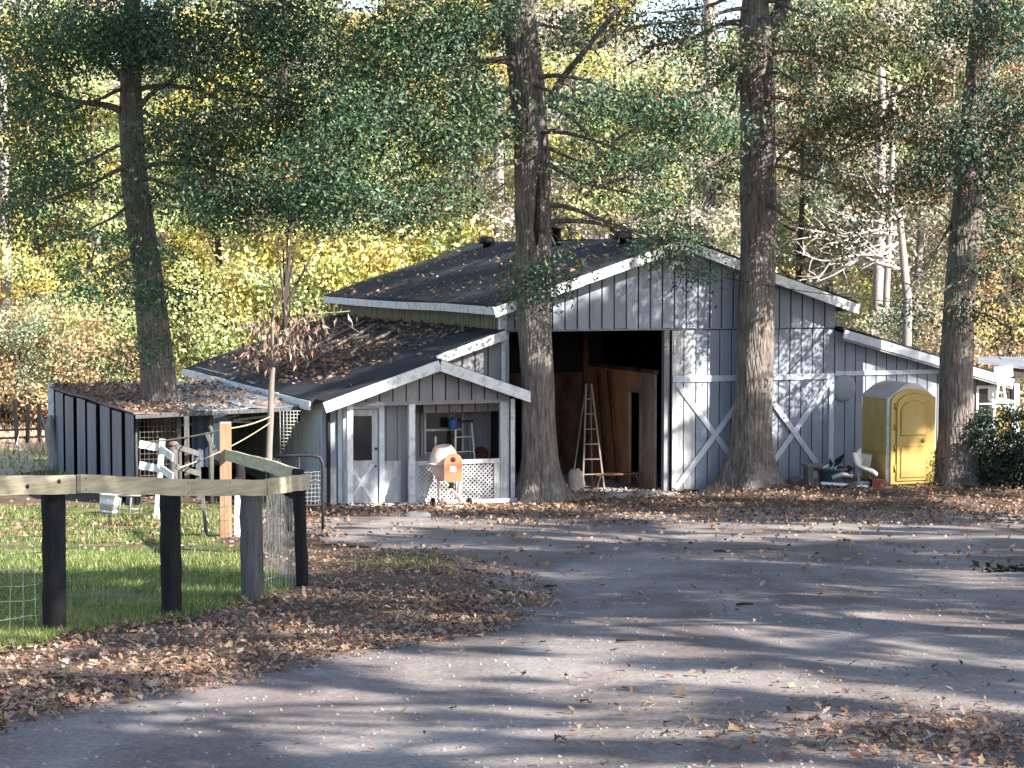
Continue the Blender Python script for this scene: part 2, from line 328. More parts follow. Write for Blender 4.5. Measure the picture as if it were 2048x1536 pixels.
sheet('lawn', 'lawn_soil', lambda y: -22.0, lambda y: ll(y) - 0.1 + 0.12 * math.sin(y * 3), np.arange(8, 41, 0.4), 40, 0.01)
sheet('field', 'field_grass', lambda y: -60.0, lambda y: float(np.interp(y, [44, 56, 74], [-13, -9, -6])), np.arange(44, 74.5, 0.8), 40, 0.012)

# ------------------------------------------------------------------ the barn (local axes: u along the front, v to the back)
barn = thing('barn', 'long grey board barn with black roof, open doorway, side lean-to and small gabled porch', 'barn', B0, BY)
SL = 0.335; ZE = 4.17; RU = 4.0; UE = -0.32                      # roof slope, eave height, ridge
def ztop(u): return ZE + SL * (u - UE) if u <= RU else ZE + SL * (2 * RU - UE - u)
ZR = ztop(RU)
def grid_slab(mb, p00, p10, p11, p01, nu, nv, th, wob=0.015):
    ps = []
    for j in range(nv + 1):
        for i in range(nu + 1):
            a, b = i / nu, j / nv
            p = (V3(p00) * (1 - a) + V3(p10) * a) * (1 - b) + (V3(p01) * (1 - a) + V3(p11) * a) * b
            p.z += wob * (math.sin(a * 9 + b * 5) + math.sin(b * 13 - a * 4 + 1)) ; ps.append(p)
    k = nu + 1; n = len(ps); fs = []
    for j in range(nv):
        for i in range(nu):
            q = j * k + i; fs.append((q, q + 1, q + k + 1, q + k)); fs.append((q + n, q + k + n, q + k + 1 + n, q + 1 + n))
    ed = [i for i in range(k)] + [j * k + nu for j in range(1, nv + 1)] + [nv * k + i for i in range(nu - 1, -1, -1)] + [j * k for j in range(nv - 1, 0, -1)]
    for a, b in zip(ed, ed[1:] + ed[:1]): fs.append((b, a, a + n, b + n))
    mb.add(ps + [p - V3((0, 0, th)) for p in ps], fs)
D = 13.3
mb = MB()
grid_slab(mb, (UE, -0.5, ZE), (RU, -0.5, ZR), (RU, D + 0.3, ZR), (UE, D + 0.3, ZE), 10, 24, 0.10, 0.012)
grid_slab(mb, (RU + 0.003, -0.5, ZR), (2 * RU - UE, -0.5, ZE), (2 * RU - UE, D + 0.3, ZE), (RU + 0.003, D + 0.3, ZR), 10, 24, 0.10, 0.012)
roof = mb.build('roof', 'shingles', barn)
# fascia boards
def fascia(a, b, wd, th, m='white_trim', parent=roof, up=(0, 0, 1), name='fascia'):
    return MB().beam(a, b, th, wd, up).build(name, m, parent)
fo = -0.535
fascia((UE - 0.02, fo, ZE - 0.17), (RU, fo, ZR - 0.17), 0.21, 0.045)
fascia((RU, fo, ZR - 0.172), (2 * RU - UE + 0.02, fo, ZE - 0.172), 0.21, 0.045)
for i in range(4):                                             # side fascia in four lengths, a little out of line
    v0, v1 = -0.5 + i * 3.5, -0.5 + (i + 1) * 3.5 - 0.02
    fascia((UE - 0.03, v0, ZE - 0.13 + 0.015 * math.sin(i * 2)), (UE - 0.03, min(v1, D + 0.3), ZE - 0.13 + 0.015 * math.sin(i * 2 + 2)), 0.17, 0.035)
fascia((2 * RU - UE + 0.03, -0.5, ZE - 0.14), (2 * RU - UE + 0.03, D + 0.3, ZE - 0.14), 0.17, 0.035)
def roof_vent(u, v, s=1.0):
    z = ztop(u) - 0.02
    o = MB().lathe([(0.12 * s, 0), (0.12 * s, 0.14 * s), (0.24 * s, 0.13 * s), (0.26 * s, 0.2 * s), (0.24 * s, 0.3 * s), (0.13 * s, 0.36 * s), (0.02, 0.37 * s)], (u, v, z)).build('roof_vent', 'black', roof)
roof_vent(3.62, 1.9, 0.85); MB().lathe([(0.11, 0), (0.11, 0.42), (0.2, 0.43), (0.2, 0.5), (0.02, 0.53)], (3.6, 6.0, ztop(3.6) - 0.03)).build('flue', 'black', roof); roof_vent(3.6, 11.2, 0.85)
# gable wall
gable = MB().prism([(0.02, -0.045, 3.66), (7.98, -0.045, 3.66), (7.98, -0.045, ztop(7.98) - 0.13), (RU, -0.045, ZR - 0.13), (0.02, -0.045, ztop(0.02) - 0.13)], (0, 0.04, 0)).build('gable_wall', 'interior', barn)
nb = 28; bw = 8.0 / nb
for i in range(nb):
    a, b = i * bw + 0.016, (i + 1) * bw - 0.016; pr = rng.uniform(0, 0.008); zb = 3.62 + rng.uniform(-0.006, 0.006) - (0.02 if i > 16 else 0)
    poly = [(a, -0.052 - pr, zb), (b, -0.052 - pr, zb)]
    if a < RU < b: poly += [(b, -0.052 - pr, ztop(b) - 0.12), (RU, -0.052 - pr, ZR - 0.12), (a, -0.052 - pr, ztop(a) - 0.12)]
    else: poly += [(b, -0.052 - pr, ztop(b) - 0.12), (a, -0.052 - pr, ztop(a) - 0.12)]
    MB().prism(poly, (0, -0.022, 0)).build('board', 'siding', gable)
# soffit-coloured ledge below the gable
MB().box((-0.01, -0.03, 3.58), (8.0, 0.0, 3.617)).build('ledge', 'siding', barn)
# left upper side wall with grooves (above the lean-to)
def corrug(mb, p0, p1, z0fn, z1fn, step, depth, nrm):
    p0 = V3(p0); p1 = V3(p1); L = (p1 - p0).length; n = int(L / step); d = (p1 - p0) / L; nrm = V3(nrm); vs = []; fs = []
    for i in range(n):
        a = i * step; 
        for s0, off in ((a, 0), (a + step * 0.82, 0), (a + step * 0.85, -depth), (a + step * 0.97, -depth)):
            p = p0 + d * s0 + nrm * off; t = s0 / L
            vs.append((p.x, p.y, z0fn(t))); vs.append((p.x, p.y, z1fn(t)))
    k = len(vs) // 2
    for i in range(k - 1): fs.append((2 * i, 2 * i + 2, 2 * i + 3, 2 * i + 1))
    mb.add(vs, fs)
mb = MB(); corrug(mb, (0, D, 0), (0, 0.0, 0), lambda t: 3.3, lambda t: ZE - 0.0, 0.2, 0.02, (-1, 0, 0)); mb.build('side_wall', 'gutter_wall', barn, kind='stuff')
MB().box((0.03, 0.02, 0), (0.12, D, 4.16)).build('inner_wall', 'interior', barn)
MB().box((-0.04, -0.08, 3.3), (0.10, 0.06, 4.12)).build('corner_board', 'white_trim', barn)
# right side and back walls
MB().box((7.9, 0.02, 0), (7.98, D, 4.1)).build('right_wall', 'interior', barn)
MB().prism([(0, D, 0), (8, D, 0), (8, D, ztop(8) - 0.12), (RU, D, ZR - 0.12), (0, D, ztop(0) - 0.12)], (0, 0.06, 0)).build('back_wall', 'siding', barn)
# frame of the doorway
MB().box((0.0, -0.03, 0), (0.17, 0.14, 3.6)).build('door_post', 'patchy_paint', barn)
MB().box((3.80, 0.0, 0), (3.93, 0.14, 3.6)).build('door_post', 'siding_tan', barn)
# interior
MB().box((0.13, 0.12, -0.04), (7.9, D - 0.02, 0.02)).build('floor', 'concrete', barn)
MB().box((0.12, -0.55, -0.3), (3.9, 0.12, 0.045)).build('door_sill', 'concrete', barn)
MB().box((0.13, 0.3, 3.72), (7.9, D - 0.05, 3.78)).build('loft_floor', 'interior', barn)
st = MB().box((3.72, 0.35, 0.02), (3.78, 1.05, 2.62)).build('stall_wall', 'plywood_pale', barn)
MB().box((3.715, 1.75, 0.02), (3.775, 4.3, 2.6)).build('plank_panel', 'plywood', st)
MB().box((3.72, 1.05, 2.15), (3.78, 1.75, 2.61)).build('plank_panel', 'plywood', st)
for v0 in (1.03, 1.73): MB().box((3.69, v0, 0.02), (3.715, v0 + 0.09, 2.2)).build('door_casing', 'plywood_pale', st)
MB().box((3.69, 1.03, 2.13), (3.713, 1.82, 2.22)).build('door_casing', 'plywood_pale', st)
for v0, dv in ((2.2, 0.35), (2.9, 0.25)): MB().beam((3.66, v0 + dv + 0.3, 2.55), (3.56, v0 - 0.2, 0.03), 0.1, 0.04, (1, 0, 0)).build('leaning_plank', 'plywood_dark', st)
MB().box((3.70, 0.3, 2.6), (3.80, 4.3, 2.68)).build('top_rail', 'plywood_dark', st)
cw = MB().box((0.13, 4.3, 0.02), (1.35, 4.36, 2.45)).build('cross_wall', 'plywood_dark', barn)
MB().box((2.1, 4.3, 0.02), (3.7, 4.36, 2.45)).build('plank_panel', 'plywood_dark', cw)
MB().box((1.35, 4.3, 2.05), (2.1, 4.36, 2.45)).build('plank_panel', 'plywood_dark', cw)
MB().box((3.60, 4.2, 0.02), (3.72, 4.32, 3.7)).build('stall_post', 'plywood_dark', barn)
# sliding doors
def sliding_door(u0, u1, xw, m0):
    d = MB().box((u0 + 0.01, -0.035, 0.03), (u1 - 0.01, -0.005, 3.58)).build('sliding_door', 'interior', barn)
    n = int(round((u1 - u0) / 0.285)); w_ = (u1 - u0) / n
    for i in range(n):
        a, b = u0 + i * w_ + 0.013, u0 + (i + 1) * w_ - 0.013; pr = rng.uniform(0, 0.006)
        MB().box((a, -0.06 - pr, 0.03 + rng.uniform(-0.02, 0.04)), (b, -0.037, 3.565)).build('board', m0 if (i < 2) else 'siding', d)
    return d
d1 = sliding_door(3.95, 5.98, 0, 'patchy_paint'); d2 = sliding_door(6.0, 7.98, 0, 'siding')  # left leaf begins with two boards in a paler, patchy tone
def strip(a, b, wd, m, par, v=-0.085, name='brace'):
    return MB().beam((a[0], v, a[1]), (b[0], v, b[1]), 0.028, wd, up=(0, 0, 1) if abs(b[0] - a[0]) > 1e-3 else (1, 0, 0)).build(name, m, par)
strip((3.97, 2.50), (5.97, 2.50), 0.13, 'blue_trim', d1); strip((6.01, 2.50), (7.97, 2.50), 0.13, 'blue_trim', d2)
strip((4.06, 2.42), (5.93, 0.10), 0.12, 'blue_trim', d1, -0.084); strip((4.02, 0.08), (5.93, 2.40), 0.12, 'blue_trim', d1, -0.1135)
strip((6.05, 0.10), (7.86, 2.40), 0.12, 'blue_trim', d2, -0.084); strip((6.05, 2.40), (7.86, 0.10), 0.12, 'blue_trim', d2, -0.1135)
strip((7.90, 0.06), (7.90, 2.42), 0.13, 'blue_trim', d2, -0.087); strip((4.0, 0.04), (4.0, 2.42), 0.09, 'patchy_paint', d1, -0.087)
MB().box((4.0, -0.088, 3.05), (4.02, -0.07, 3.35)).build('door_edge', 'white_trim', d1)
# right wing
WS = 0.268
def zw(u): return 3.62 - WS * (u - 8.0)
wing = MB().prism([(8.0, 0.0, 0), (12.3, 0.0, 0), (12.3, 0.0, zw(12.3) - 0.12), (8.0, 0.0, zw(8.0) - 0.12)], (0, 0.05, 0)).build('wing_wall', 'interior', barn)
n = 16; w_ = 4.3 / n
for i in range(n):
    a, b = 8.0 + i * w_ + 0.013, 8.0 + (i + 1) * w_ - 0.013; pr = rng.uniform(0, 0.006)
    MB().prism([(a, -0.004 - pr, 0.0), (b, -0.004 - pr, 0.0), (b, -0.004 - pr, zw(b) - 0.1), (a, -0.004 - pr, zw(a) - 0.1)], (0, -0.022, 0)).build('board', 'siding_tan' if i > 9 else 'siding', wing)
strip((8.01, 2.55), (10.86, 2.55), 0.10, 'blue_trim', wing, -0.05, 'trim'); strip((10.80, 0.1), (10.80, 2.49), 0.10, 'blue_trim', wing, -0.05, 'trim')
MB().box((12.2, 0.06, 0), (12.28, 9, 2.35)).build('wing_side_wall', 'siding_tan', barn)
mb = MB(); grid_slab(mb, (8.02, -0.35, zw(8.02)), (12.5, -0.35, zw(12.5)), (12.5, 10, zw(12.5)), (8.02, 10, zw(8.02)), 8, 14, 0.07, 0.01); wr = mb.build('wing_roof', 'shingles', barn)
MB().beam((8.03, -0.38, zw(8.03) - 0.15), (12.5, -0.38, zw(12.5) - 0.15), 0.04, 0.19).build('fascia', 'blue_trim', wr)
MB().beam((8.03, -0.36, zw(8.03) - 0.27), (12.5, -0.36, zw(12.5) - 0.27), 0.03, 0.06).build('drip_edge', 'siding_tan', wr)
wf = MB().box((11.72, -0.075, 1.35), (12.22, -0.03, 2.2)).build('window', 'white_trim', wing)
MB().box((11.78, -0.081, 1.42), (12.16, -0.077, 2.13)).build('pane', 'window_glass', wf)
MB().box((11.79, -0.1, 1.76), (12.15, -0.083, 1.79)).build('sash', 'white_trim', wf)
# security lamp on the gable
fl = MB().box((3.86, -0.28, 5.0), (4.02, -0.16, 5.1)).build('flood_lamp', 'white_plastic', barn)
MB().lathe([(0.02, 0), (0.06, 0.06), (0.07, 0.14), (0.06, 0.145)], (4.04, -0.24, 5.05), (0.8, -0.5, -0.35), 12).build('lamp_head', 'white_plastic', fl)
MB().lathe([(0.02, 0), (0.06, 0.06), (0.065, 0.13), (0.055, 0.135)], (3.86, -0.24, 5.0), (-0.4, -0.5, -0.8), 12).build('lamp_head', 'white_plastic', fl)
MB().tube([(3.94, -0.06, 5.05), (3.94, -0.2, 5.05)], 0.03).build('bracket', 'white_plastic', fl)

# lean-to on the left
LS = 0.335
def zl(u): return 3.64 + LS * u                               # top of lean-to roof
mb = MB(); grid_slab(mb, (-4.2, -0.2, zl(-4.2)), (0.02, -0.2, zl(0.02)), (0.02, D + 0.6, zl(0.02) - 0.02), (-4.2, D + 0.6, zl(-4.2) - 0.05), 10, 22, 0.08, 0.012)
grid_slab(mb, (-4.1, -0.95, zl(-4.1)), (-1.68, -0.95, zl(-1.68)), (-1.68, -0.203, zl(-1.68)), (-4.1, -0.203, zl(-4.1)), 6, 2, 0.06, 0.0)
lr = mb.build('lean_to_roof', 'shingles', barn)
for i in range(5):
    v0 = -0.2 + i * 2.8; MB().beam((-4.225, v0, zl(-4.2) - 0.11 + 0.01 * math.sin(i * 3)), (-4.225, min(v0 + 2.78, D + 0.6), zl(-4.2) - 0.12), 0.035, 0.19).build('fascia', 'white_trim', lr)
MB().beam((-1.5, -0.24, zl(-1.5) - 0.12), (0.03, -0.24, zl(0.03) - 0.12), 0.04, 0.19).build('fascia', 'white_trim', lr)
lw = MB().prism([(-1.75, 0.0, 1.9), (0.0, 0.0, 1.9), (0.0, 0.0, zl(0) - 0.1), (-1.75, 0.0, zl(-1.75) - 0.1)], (0, 0.05, 0)).build('lean_to_front', 'interior', barn)
for i in range(6):
    a, b = -1.75 + i * 0.29 + 0.014, -1.75 + (i + 1) * 0.29 - 0.014
    MB().prism([(a, -0.004, 1.9), (b, -0.004, 1.9), (b, -0.004, zl(b) - 0.09), (a, -0.004, zl(a) - 0.09)], (0, -0.022, 0)).build('board', 'siding_tan', lw)
MB().box((-0.02, -0.1, 1.0), (0.06, -0.035, zl(0) - 0.2)).build('corner_board', 'white_trim', lw)
mb = MB(); corrug(mb, (-3.95, D, 0), (-3.95, -0.55, 0), lambda t: -0.05, lambda t: zl(-3.95) - 0.03, 0.22, 0.02, (-1, 0, 0)); mb.build('lean_to_wall', 'grooved_wall', barn, kind='stuff')
MB().box((-3.93, -0.5, 0), (-3.88, D, 2.2)).build('inner_wall', 'interior', barn)
sw = MB().box((-3.985, 1.55, 1.62), (-3.953, 2.2, 2.02)).build('small_window', 'grooved_wall', barn); MB().box((-3.992, 1.62, 1.67), (-3.987, 2.13, 1.97)).build('pane', 'window_glass', sw)

# porch
PF = -0.6
porch = MB().prism([(-3.72, PF, 2.17), (-0.02, PF, 2.17), (-0.02, PF, 2.24), (-1.68, PF, zl(-1.68) - 0.12), (-3.72, PF, zl(-3.72) - 0.10)], (0, 0.04, 0)).build('porch_gable', 'interior', barn)
def zp(u): return zl(u) if u < -1.68 else zl(-1.68) - 0.35 * (u + 1.68)
for i in range(13):
    a, b = -3.72 + i * 0.2846 + 0.014, -3.72 + (i + 1) * 0.2846 - 0.014
    poly = [(a, PF - 0.004, 2.14), (b, PF - 0.004, 2.14), (b, PF - 0.004, zp(b) - 0.07)] + ([(-1.68, PF - 0.004, zp(-1.68) - 0.07)] if a < -1.68 < b else []) + [(a, PF - 0.004, max(2.15, zp(a) - 0.07))]
    MB().prism(poly, (0, -0.022, 0)).build('board', 'siding_tan', porch)
MB().box((-3.7, PF - 0.045, 2.12), (-0.05, PF - 0.028, 2.2)).build('header', 'siding_tan', porch)
mb = MB(); grid_slab(mb, (-1.677, -0.95, zp(-1.68)), (0.32, -0.95, zp(0.32)), (0.32, -0.03, zp(0.32)), (-1.677, -0.03, zp(-1.68)), 6, 2, 0.06, 0.0); prf = mb.build('porch_roof', 'shingles', barn)
MB().beam((-4.12, -0.985, zp(-4.12) - 0.13), (-1.68, -0.985, zp(-1.68) - 0.13), 0.04, 0.22).build('fascia', 'white_trim', prf)
MB().beam((-1.68, -0.985, zp(-1.68) - 0.132), (0.34, -0.985, zp(0.34) - 0.132), 0.04, 0.22).build('fascia', 'white_trim', prf)
MB().box((-3.7, PF + 0.05, 0.0), (-0.02, 0.64, 0.085)).build('porch_floor', 'concrete', barn)
for u, wdt in ((-3.5, 0.12), (-2.18, 0.13)): MB().box((u - wdt / 2, PF - 0.06, -0.02), (u + wdt / 2, PF + 0.05, 2.14)).build('porch_post', 'white_trim', barn)
MB().box((-0.24, PF - 0.05, 0.0), (-0.06, PF + 0.04, 2.14)).build('porch_post', 'patchy_paint', barn)
MB().box((0.0, PF - 0.02, 0.0), (0.09, PF + 0.08, 2.2)).build('porch_post', 'white_trim', barn)
# door wall
dw = MB().box((-3.93, -0.32, 0.0), (-2.2, -0.27, 2.2)).build('porch_wall', 'siding_tan', barn)
for a, b in ((-2.64, -2.42), (-2.40, -2.21)): MB().box((a, -0.35, 0.05), (b, -0.324, 2.16)).build('board', 'siding_tan', dw)
MB().box((-2.72, -0.365, 0.06), (-2.34, -0.352, 0.95)).build('board', 'patchy_paint', dw)
for a, b in ((-4.0, -3.86), (-3.84, -3.72)): MB().box((a, -0.38, 0.0), (b, -0.325, 2.14)).build('board', 'siding', dw)
MB().box((-4.0, -0.40, 0.1), (-3.73, -0.383, 0.85)).build('board', 'patchy_paint', dw)
pd = MB().box((-3.58, -0.36, 0.08), (-2.83, -0.322, 2.03)).build('porch_door', 'patchy_paint', dw)
for a, b, z0, z1 in ((-3.69, -3.60, 0.03, 2.12), (-2.81, -2.70, 0.03, 2.12), (-3.60, -2.81, 2.05, 2.12)): MB().box((a, -0.40, z0), (b, -0.323, z1)).build('door_casing', 'blue_trim', dw)
MB().box((-3.47, -0.366, 0.98), (-2.96, -0.362, 1.90)).build('pane', 'window_glass', pd)
for a, b in (((-3.45, 0.9), (-2.95, 0.15)), ((-3.45, 0.15), (-2.95, 0.9))): MB().beam((a[0], -0.369 - (0.012 if a[1] < 0.5 else 0), a[1]), (b[0], -0.369 - (0.012 if a[1] < 0.5 else 0), b[1]), 0.012, 0.07).build('brace', 'blue_trim', pd)
MB().lathe([(0.012, 0), (0.012, 0.03), (0.028, 0.035), (0.028, 0.06), (0.01, 0.065)], (-2.88, -0.361, 1.22), (0, -1, 0), 10).build('door_knob', 'black', pd)
MB().lathe([(0.02, 0), (0.02, 0.02), (0.01, 0.025)], (-2.88, -0.361, 0.85), (0, -1, 0), 10).build('door_lock', 'black', pd)
MB().box((-3.6, -0.5, 0.0), (-2.8, -0.37, 0.075)).build('door_step', 'concrete', dw)
# window wall, set back
ww = MB().box((-2.2, 0.65, 0.0), (0.0, 0.7, 2.3)).build('porch_back_wall', 'siding_tan', barn)
MB().box((-2.2, -0.27, 0.0), (-2.15, 0.65, 2.3)).build('porch_side_wall', 'siding_tan', barn)
for u in (-1.85, -0.45, -0.2): MB().box((u, 0.635, 0.06), (u + 0.03, 0.652, 2.3)).build('batten', 'siding_tan', ww)
pw = MB().box((-1.60, 0.60, 0.92), (-0.58, 0.648, 2.06)).build('porch_window', 'siding_tan', ww)
MB().box((-1.50, 0.594, 1.02), (-0.68, 0.598, 1.97)).build('pane', 'window_glass', pw)
MB().box((-1.50, 0.575, 1.46), (-0.68, 0.592, 1.51)).build('sash', 'patchy_paint', pw)
for a, b in ((-1.53, -1.49), (-0.69, -0.65)): MB().box((a, 0.57, 0.98), (b, 0.592, 2.01)).build('sash', 'patchy_paint', pw)
# railing with lattice
rl = MB().box((-2.12, PF - 0.04, 0.86), (-0.25, PF + 0.03, 0.95)).build('porch_railing', 'patchy_paint', barn)
for a, b, z0, z1 in ((-2.11, -0.25, 0.03, 0.12), (-2.11, -2.02, 0.125, 0.855), (-1.22, -1.13, 0.125, 0.855), (-0.38, -0.25, 0.125, 0.855)): MB().box((a, PF - 0.035, z0), (b, PF + 0.02, z1)).build('rail_board', 'patchy_paint', rl)
mb = MB()
for a0, b0 in ((-2.02, -1.22), (-1.13, -0.38)):
    z0, z1 = 0.12, 0.86; n = int((b0 - a0 + z1 - z0) / 0.095)
    for sgn in (1, -1):
        for i in range(1, n):
            c = a0 + i * 0.095 if sgn == 1 else b0 - i * 0.095
            # line u = c - sgn*(z - z0)
            pts = []
            zz0 = z0 if a0 <= c <= b0 else (z0 + (c - b0) if sgn == 1 else z0 + (a0 - c))
            uu0 = c - sgn * (zz0 - z0)
            zz1 = min(z1, z0 + ((c - a0) if sgn == 1 else (b0 - c))); uu1 = c - sgn * (zz1 - z0)
            if zz1 - zz0 > 0.03: mb.beam((uu0, PF + 0.006 * sgn, zz0), (uu1, PF + 0.006 * sgn, zz1), 0.008, 0.03)
mb.build('lattice', 'patchy_paint', rl, kind='stuff')
MB().box((-3.75, PF - 0.12, -0.2), (0.1, PF - 0.05, 0.11)).build('sill_beam', 'white_trim', barn)

# ------------------------------------------------------------------ animal shed with tin side, left of the lean-to
SA = V3((-7.72, 40.95, 0)); SBK = V3((-11.3, 49.2, 0)); SR = BW(-4.28, 0.85, 0); SRB = BW(-4.28, 9.6, 0)
shed = thing('animal_shed', 'low open-fronted shed with dark tin side and leaf-strewn metal roof, a tree growing through it', 'shed', (SA.x, SA.y, 0))
mb = MB(); zc = lambda p, z: V3((p.x, p.y, z))
dd = (SBK - SA).normalized(); front = (SR - SA).normalized()
def shed_pt(a, b, dz=0.0):      # a along the front 0..1, b to the back 0..1
    p = (SA * (1 - a) + SR * a) * (1 - b) + (SBK * (1 - a) + SRB * a) * b
    z = (1.98 * (1 - a) + 2.06 * a) * (1 - b) + (2.03 * (1 - a) + 2.10 * a) * b
    return V3((p.x, p.y, z + dz))
f0 = (SA - SBK).normalized() * 0.25
for a0, a1, m in ((0.0, 0.36, 'roof_old'), (0.36, 0.68, 'roof_metal'), (0.68, 1.0, 'roof_metal')):
    mb = MB(); P = lambda a, b, k: shed_pt(a, b, 0.012 * k) + (f0 if b == 0 else V3((0, 0, 0)))
    k = 0 if a0 == 0 else 1 if a0 < 0.5 else 2
    grid_slab(mb, P(a0 - (0.02 if a0 else 0.03), 0, k), P(a1, 0, k), P(a1, 1, k), P(a0 - (0.02 if a0 else 0.03), 1, k), 6, 10, 0.03, 0.012)
    mb.build('roof_sheet', m, shed, world=True)
MB().beam(shed_pt(-0.02, 0, -0.07) + f0, shed_pt(1, 0, -0.05) + f0, 0.04, 0.08).build('roof_beam', 'grey_post', shed, world=True)
# tin side: separate sheets with dark laps
xs = [272, 247, 222, 196, 172, 150, 128, 108]; L = (SBK - SA).length
def wall_t(px):
    best = min((abs((lambda q: (q.x / q.y) * F + CX)(SA + (SBK - SA) * t) - px), t) for t in np.linspace(0, 1.05, 400)); return best[1]
ts = [wall_t(x) for x in xs]; nrm = V3((-dd.y, dd.x, 0))
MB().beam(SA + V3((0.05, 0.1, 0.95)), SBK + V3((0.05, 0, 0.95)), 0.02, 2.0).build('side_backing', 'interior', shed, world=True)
for i in range(len(ts) - 1):
    a = SA + (SBK - SA) * ts[i]; b = SA + (SBK - SA) * (ts[i] + (ts[i + 1] - ts[i]) * 0.74); zt = 1.93 - 0.02 * (i % 2)
    mb = MB(); o = nrm * (0.05 + 0.02 * (i % 2)); n = 6; vs = []
    for k in range(n + 1):
        p = a + (b - a) * k / n + o + nrm * (0.03 if k % 2 else 0); vs += [(p.x, p.y, -0.05), (p.x, p.y, zt)]
    mb.add(vs, [(2 * k, 2 * k + 2, 2 * k + 3, 2 * k + 1) for k in range(n)]); mb.build('tin_sheet', 'sheet_metal', shed, world=True)
MB().box(tuple(SBK + V3((-0.1, -0.2, 0))), tuple(SBK + V3((0.05, -0.05, 2.1)))).build('corner_post', 'white_trim', shed, world=True)
for a, b in ((0.02, 0.02), (0.27, 0.01), (0.47, 0.01)):
    p = shed_pt(a, b); MB().tube([(p.x, p.y, 0), (p.x, p.y, p.z - 0.12)], 0.06, 8).build('post', 'grey_post', shed, world=True)
# back wall of the shed and hung things
a, b = SBK + dd * -0.1, SRB + dd * -0.1
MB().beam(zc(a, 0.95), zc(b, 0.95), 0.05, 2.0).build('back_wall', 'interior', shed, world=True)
# wire front panel
def wire_grid(mb, p00, p10, p01, nu, nv, r, wob=0.0):
    p00, p10, p01 = V3(p00), V3(p10), V3(p01); q = lambda a, b: p00 + (p10 - p00) * a + (p01 - p00) * b
    for i in range(nu + 1): mb.tube([q(i / nu, b) + V3((rng.uniform(-wob, wob), rng.uniform(-wob, wob), 0)) for b in np.linspace(0, 1, 5)], r, 3, False)
    for j in range(nv + 1): mb.tube([q(a, j / nv) + V3((0, rng.uniform(-wob, wob), rng.uniform(-wob, wob))) for a in np.linspace(0, 1, 7)], r, 3, False)
p = shed_pt(0.03, 0.01); q = shed_pt(0.27, 0.01)
mb = MB(); wire_grid(mb, (p.x, p.y, 0.1), (q.x, q.y, 0.1), (p.x, p.y, 1.9), 9, 16, 0.004); mb.build('wire_panel', 'wire_rust', shed, world=True, kind='stuff')

def hang(name, label, cat, pts, wd, m):
    c = V3(pts[0]); t = thing(name, label, cat, (c.x, c.y, c.z))
    mb = MB(); n = len(pts)
    for i in range(n - 1): mb.beam(pts[i], pts[i + 1], wd, 0.05, (0, 1, 0.01))
    return mb.build('cloth', m, t, world=True)
# lumber stored under the shed roof
for i, (px, py, ln, an) in enumerate(((408, 846, 0.9, 0.15), (440, 838, 0.8, 0.35), (468, 843, 0.7, -0.1), (500, 836, 0.7, 0.2))):
    c = PT(px, py, 42.6); d = V3((math.cos(an), 0.3, math.sin(an) * 0.5)) * ln / 2
    o = MB().beam(c - d, c + d, 0.14, 0.045).build('board', 'patchy_paint', None, loc=tuple(c))
    tag(o, ['pale weathered board tucked under the shed roof, leftmost of four', 'pale tilted board under the shed roof, second from the left', 'short pale board under the shed roof, third from the left', 'pale board end under the shed roof nearest the sapling'][i], 'board', 'boards stored under the shed roof')
p = PT(400, 835, 42.0)
t = thing('hanging_tarp', 'dark blue-grey tarp hanging in the open front of the low shed', 'tarp', (p.x, p.y, 0.6))
vs = []; fs = []
for i in range(9):
    for j in range(7): vs.append((p.x - 0.18 + 0.055 * i, p.y + 0.05 * math.sin(i * 1.7) , 0.75 + j * 0.2))
fs = [(i * 7 + j, (i + 1) * 7 + j, (i + 1) * 7 + j + 1, i * 7 + j + 1) for i in range(8) for j in range(6)]
mb = MB(); mb.add(vs, fs, True); mb.build('sheet', 'tarp', t, world=True)
# torn piece of mesh hanging by the lean-to wall
p = PT(560, 822, 40.6); mb = MB()
for i in range(6): mb.tube([p + V3((0.07 * i, 0, 0)), p + V3((0.07 * i, 0.02, -0.95 + 0.14 * i))], 0.006, 4)
for j in range(13): mb.tube([p + V3((0, 0, -0.07 * j)), p + V3((0.42 - 0.035 * j * 0.9, 0.01, -0.07 * j))], 0.006, 4)
tag(mb.build('wire_mesh', 'wire', None, loc=tuple(p)), 'torn piece of pale wire mesh hanging beside the sapling under the roof edge', 'wire mesh')

# ------------------------------------------------------------------ fences
HP = {}
def post(name, base, top, r, m, parent, sides=10, square=False, lean=None):
    base = V3(base) - V3((0, 0, 0.15)); top = V3(top)
    mb = MB()
    if square: mb.beam(base, top, r * 2, r * 2, (0, 1, 0))
    else:
        n = 9; pts = [base + (top - base) * i / n + V3((rng.uniform(-1, 1), rng.uniform(-1, 1), 0)) * r * 0.06 for i in range(n + 1)]
        rr = [r * rng.uniform(0.94, 1.05) for _ in pts]; pts.append(top + V3((0, 0, 0.01))); rr.append(r * 0.7); mb.tube(pts, rr, sides)
    return mb.build(name, m, parent, world=True)
g1, g2, g3, g4 = G(110, 1268), G(343, 1233), G(503, 1204), G(606, 1172)
fence = thing('rail_fence', 'corner fence of black posts with one pale new top rail and wire mesh', 'fence', tuple(g1))
def up(p, dz): return V3((p.x, p.y, p.z + dz))
post('post', g1, up(g1, 1.14), 0.094, 'old_post', fence, 12); post('post', g2, up(g2, 1.13), 0.094, 'old_post', fence, 12)
post('post', g3, up(g3, 1.1), 0.105, 'grey_post', fence, 12); post('post', g4, PT(596, 940, g4.y), 0.07, 'old_post', fence, 12)
g3b = G(524, 1196); MB().beam(up(g3b, -0.1) - V3((0, 0.12, 0)), PT(517, 985, g3b.y - 0.1), 0.07, 0.035, (0, 1, 0)).build('stake', 'grey_post', fence, world=True)
